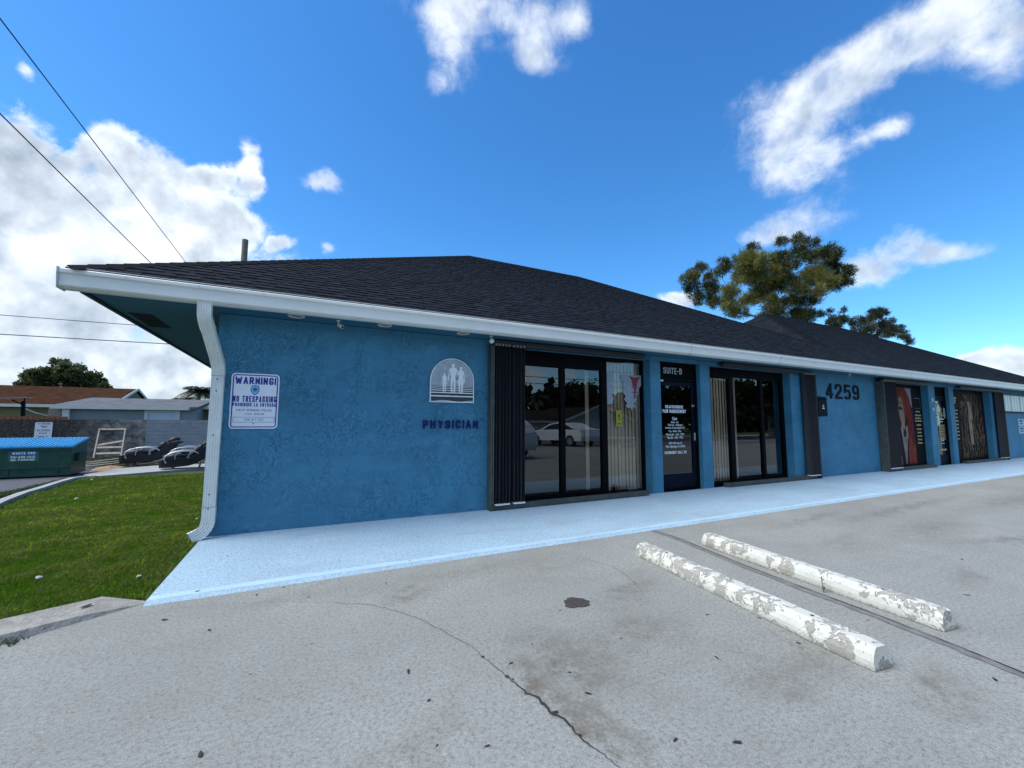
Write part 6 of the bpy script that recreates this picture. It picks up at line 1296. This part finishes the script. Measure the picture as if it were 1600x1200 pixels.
def palm(loc, h, label, seed, nf=17, fl=1.9, group='palms beyond the neighbour houses'):
    t = thing('palm_tree', (loc[0], loc[1], -.5), label, 'palm', group); rn = random.Random(seed)
    q = MB(); q.tube([(loc[0], loc[1], -.5), (loc[0] + .1, loc[1], h / 2), (loc[0], loc[1], h)], [.2, .15, .12], 8); q.build('trunk', BARK, t)
    q = MB()
    for k in range(nf):
        a = 2 * math.pi * k / nf + rn.uniform(-.2, .2); el = rn.uniform(-.2, 1.1); L_ = fl * rn.uniform(.8, 1.15); P = []
        for i in range(10):
            s_ = i / 9; P.append(Vector((loc[0] + math.cos(a) * L_ * s_ * math.cos(el * .7), loc[1] + math.sin(a) * L_ * s_ * math.cos(el * .7), h + L_ * (math.sin(el) * s_ - .75 * s_ * s_))))
        side = Vector((-math.sin(a), math.cos(a), 0))
        for i in range(9):
            for sg_ in (-1, 1):
                for j in (0, .5):
                    c = P[i].lerp(P[i + 1], j); ln = .75 * math.sin(math.pi * min(1, (i + j + 1.5) / 10)) * (fl / 1.9); d_ = (P[i + 1] - P[i]).normalized(); tip = c + (side * sg_ * .8 + d_ * .6 + Vector((0, 0, -.45))) * ln
                    q.add([c, c + d_ * .16, tip], [(0, 1, 2)])
    q.build('fronds', mat('palm_green', (.025, .038, .016), .6, .4, 3), t, fix=False)
palm((-11.4, 55.3), 5.0, 'taller palm crown just left of the downspout, behind the green-roofed house', 3, 24, 2.5)
palm((-12.9, 56.1), 4.0, 'lower palm crown to the left of the taller one', 8, 18, 1.8)

# ---------------------------------------------------------------- across the street: what the window panes mirror
h = thing('white_gable_hall', (41, -47, -1), 'white hall with broad dark gable roof across the street, mirrored in the first window', 'building')
q = MB(); q.box(34, 48, -60, -46, -1.05, 1.35); q.prism([(34, 1.35), (48, 1.35), (41, 3.75)], 1, -46.4, -46.0); q.build('wall', mat('hall_white', (.62, .62, .60), .8, .08, 1), h)
q = MB(); q.add([(32.9, -45.0, 1.25), (41, -45.0, 4.05), (49.1, -45.0, 1.25), (32.9, -60.5, 1.25), (41, -60.5, 4.05), (49.1, -60.5, 1.25)], [(0, 1, 4, 3), (1, 2, 5, 4)]); q.build('roof', BRN2, h, fix=False)
q = MB(); q.bar((32.9, -44.95, 1.3), (41, -44.95, 4.1), .1, .3); q.bar((41, -44.95, 4.1), (49.1, -44.95, 1.3), .1, .3); q.build('barge_board', FSC, h)
h = thing('white_long_house', (20, -48, -1), 'long white house with dark roof across the street, mirrored beside the gable hall', 'building')
q = MB(); q.box(4, 33, -54, -46, -1.05, 1.45); q.build('wall', mat('hall_white', (.62, .62, .60), .8, .08, 1), h)
q = MB(); gable_x(q, 3, 33.5, -55, -45, 1.7, 3.4); q.build('roof', BRN2, h)
q = MB(); q.box(3, 33.5, -45.0, -44.9, 1.45, 1.72); q.build('fascia', FSC, h)
LM_D = leaf_mat('street_leaves', (.008, .014, .006), (.04, .055, .018))
for i, (x, y, w_, hh, l) in enumerate(((49, -66, 12, 9.5, 'big dark tree behind the gable hall across the street'), (36, -21, 5.5, 6.2, 'dark street tree mirrored in the middle of the door'), (52, -20.5, 6, 6.6, 'dark street tree mirrored in the right of the second window'), (66, -26, 12, 9, 'dark street tree farther right across the street'), (43.0, -20.2, 2.6, 7.2, 'slim conifer by the street mirrored in the second window'))):
    tree('street_tree', ball(x, y, hh * .58, w_ * .6, w_ * .5, hh * .42, 16, w_ * .22, i + 20), (x, y, hh * .3), l, LM_D, 60, .22, .55, .1, i + 3, 'trees across the street', -1, lambda *a: .4, .35, limb=False, sub=10)
palm((40, -63), 6.0, 'palm across the street mirrored over the white cars', 5, 15, 2.8, 'palms across the street'); palm((34.5, -64), 5.0, 'second palm across the street, left of the first', 6, 15, 2.6, 'palms across the street')
tl = foliage('crown', ball(60, -75, 4, 120, 6, 4.5, 120, 3.4, 77) + ball(-40, -75, 4, 60, 6, 4, 50, 3.4, 78), 9, .8, 1.6, LM_D, None, 10); tl.name = 'added_treeline'; tag(tl, 'dark mass of distant trees added beyond the houses to hide the horizon glow', 'trees', kind='stuff')  # distant trees added to cover the yellow horizon glow mirrored in the panes
hg = foliage('crown', [(36 + i * 2.2, -14.6 - (i % 2) * .3, .9, .9) for i in range(8)], 500, .09, .22, LM_D, None, 9); hg.name = 'hedge'; tag(hg, 'clipped dark hedge along the far side of the parking lot', 'hedge')
q = MB(); q.box(16, 60, -12.2, -12.0, -.02, .22); tag(q.build('low_white_wall', FSC), 'low white kerb wall at the far edge of the parking lot, mirrored in the second window', 'wall')
wire((-60, -25, 7.2), (90, -25, 7.2), .03, .9, 'high cable across the street mirrored in the panes'); wire((-60, -25.3, 6.3), (90, -25.3, 6.3), .03, .9, 'middle cable across the street mirrored in the panes'); wire((-60, -25.1, 5.7), (90, -25.1, 5.7), .03, .9, 'lowest cable across the street mirrored in the panes')
CARW = mat('car_white', (.70, .71, .72), .28, .03, 2, coat=.6); TYRE = mat('tyre', (.015, .015, .015), .8, .2, 10); RIM = mat('rim', (.35, .36, .37), .3, .1, 8, metal=.7)
def car(loc, ang, suv, label):
    t = thing('parked_car', loc, label, 'car', 'white cars parked across the lot', rz=ang)
    L_, H_, W_ = (4.5, 1.66, 1.84) if suv else (4.6, 1.42, 1.80)
    if suv: prof = [(-2.2, .35), (-2.25, .75), (-2.1, 1.02), (-1.2, 1.10), (-.55, 1.55), (.0, 1.66), (1.5, 1.62), (1.95, 1.30), (2.18, 1.0), (2.24, .55), (2.15, .32)]
    else: prof = [(-2.25, .30), (-2.3, .62), (-2.1, .80), (-1.1, .93), (-.35, 1.32), (.3, 1.42), (1.0, 1.36), (1.65, 1.05), (2.2, .98), (2.28, .6), (2.2, .32)]
    zb = .95 if not suv else 1.05
    q = MB(); n = len(prof); sec = [(-1, .80), (-.96, 1.0), (-.75, 1.0), (.75, 1.0), (.96, 1.0), (1, .80)]; ys_ = (-1, -.97, -.80, .80, .97, 1)
    for y in ys_:
        for px_, pz in prof:
            tum = 1 - max(0, (pz - zb)) * .32; e = .95 if abs(y) == 1 else 1
            q.v.append((px_ * (1 if abs(y) < .9 else .985), y * W_ / 2 * tum, .3 + (pz - .3) * (1 if abs(y) < 1 else .985)))
    for j in range(5):
        for i in range(n): q.f.append((j * n + i, j * n + (i + 1) % n, (j + 1) * n + (i + 1) % n, (j + 1) * n + i))
    q.f.append(tuple(range(n))); q.f.append(tuple(5 * n + i for i in range(n)))
    q.build('body', CARW, t, local=True, bevel=.02)
    gl = [p for p in prof if p[1] > zb - .04]
    for s_ in (-1, 1):
        cxg = sum(p[0] for p in gl) / len(gl); pts = [(cxg + (p[0] - cxg) * .84, zb + .03 + (p[1] - zb) * .80) for p in gl]; q = MB()
        V = [(a, s_ * (W_ / 2 * (1 - max(0, b_ - zb) * .32) + .008), b_) for a, b_ in pts]; q.poly(V); q.build('side_window', CARGLASS, t, local=True, fix=False)
    fr = (prof[3], prof[4]) ; q = MB(); a, b_ = fr
    q.add([(a[0] + .05 - .01, -.72, a[1] + .05), (a[0] + .05 - .01, .72, a[1] + .05), (b_[0] - .03, .60, b_[1] - .01), (b_[0] - .03, -.60, b_[1] - .01)], [(0, 1, 2, 3)]); q.build('windscreen', CARGLASS, t, local=True, fix=False)
    for x in (-1.38, 1.38):
        for y in (-1, 1):
            rr_ = .36 if suv else .32; q = MB(); q.lathe([(rr_ * .62, -.11), (rr_, -.11), (rr_, .11), (rr_ * .62, .11)], (x, y * (W_ / 2 - .10), rr_), 1, 20); wv = q.build('wheel', TYRE, t, local=True, fix=False)
            q = MB(); q.lathe([(.001, y * .10), (rr_ * .6, y * .112), (rr_ * .62, y * .07)], (x, y * (W_ / 2 - .10), rr_), 1, 14); q.build('rim', RIM, wv, local=True, fix=False)
    for y in (-.62, .62):
        q = MB(); z = .68 if not suv else .82; q.ell((-2.18, y, z), (.10, .17, .07), 10, 6); q.build('headlight', mat('lamp_clear', (.5, .52, .55), .15), t, local=True)
    return t
car((14.3, -15.3, 0), R(75), False, 'white sedan parked beyond the lot, mirrored in the first window')
car((6.4, -9.2, 0), R(70), True, 'white sport utility car behind the camera, mirrored at the edge of the first window')

for o in bpy.data.objects:
    if '_o' in o: del o['_o']
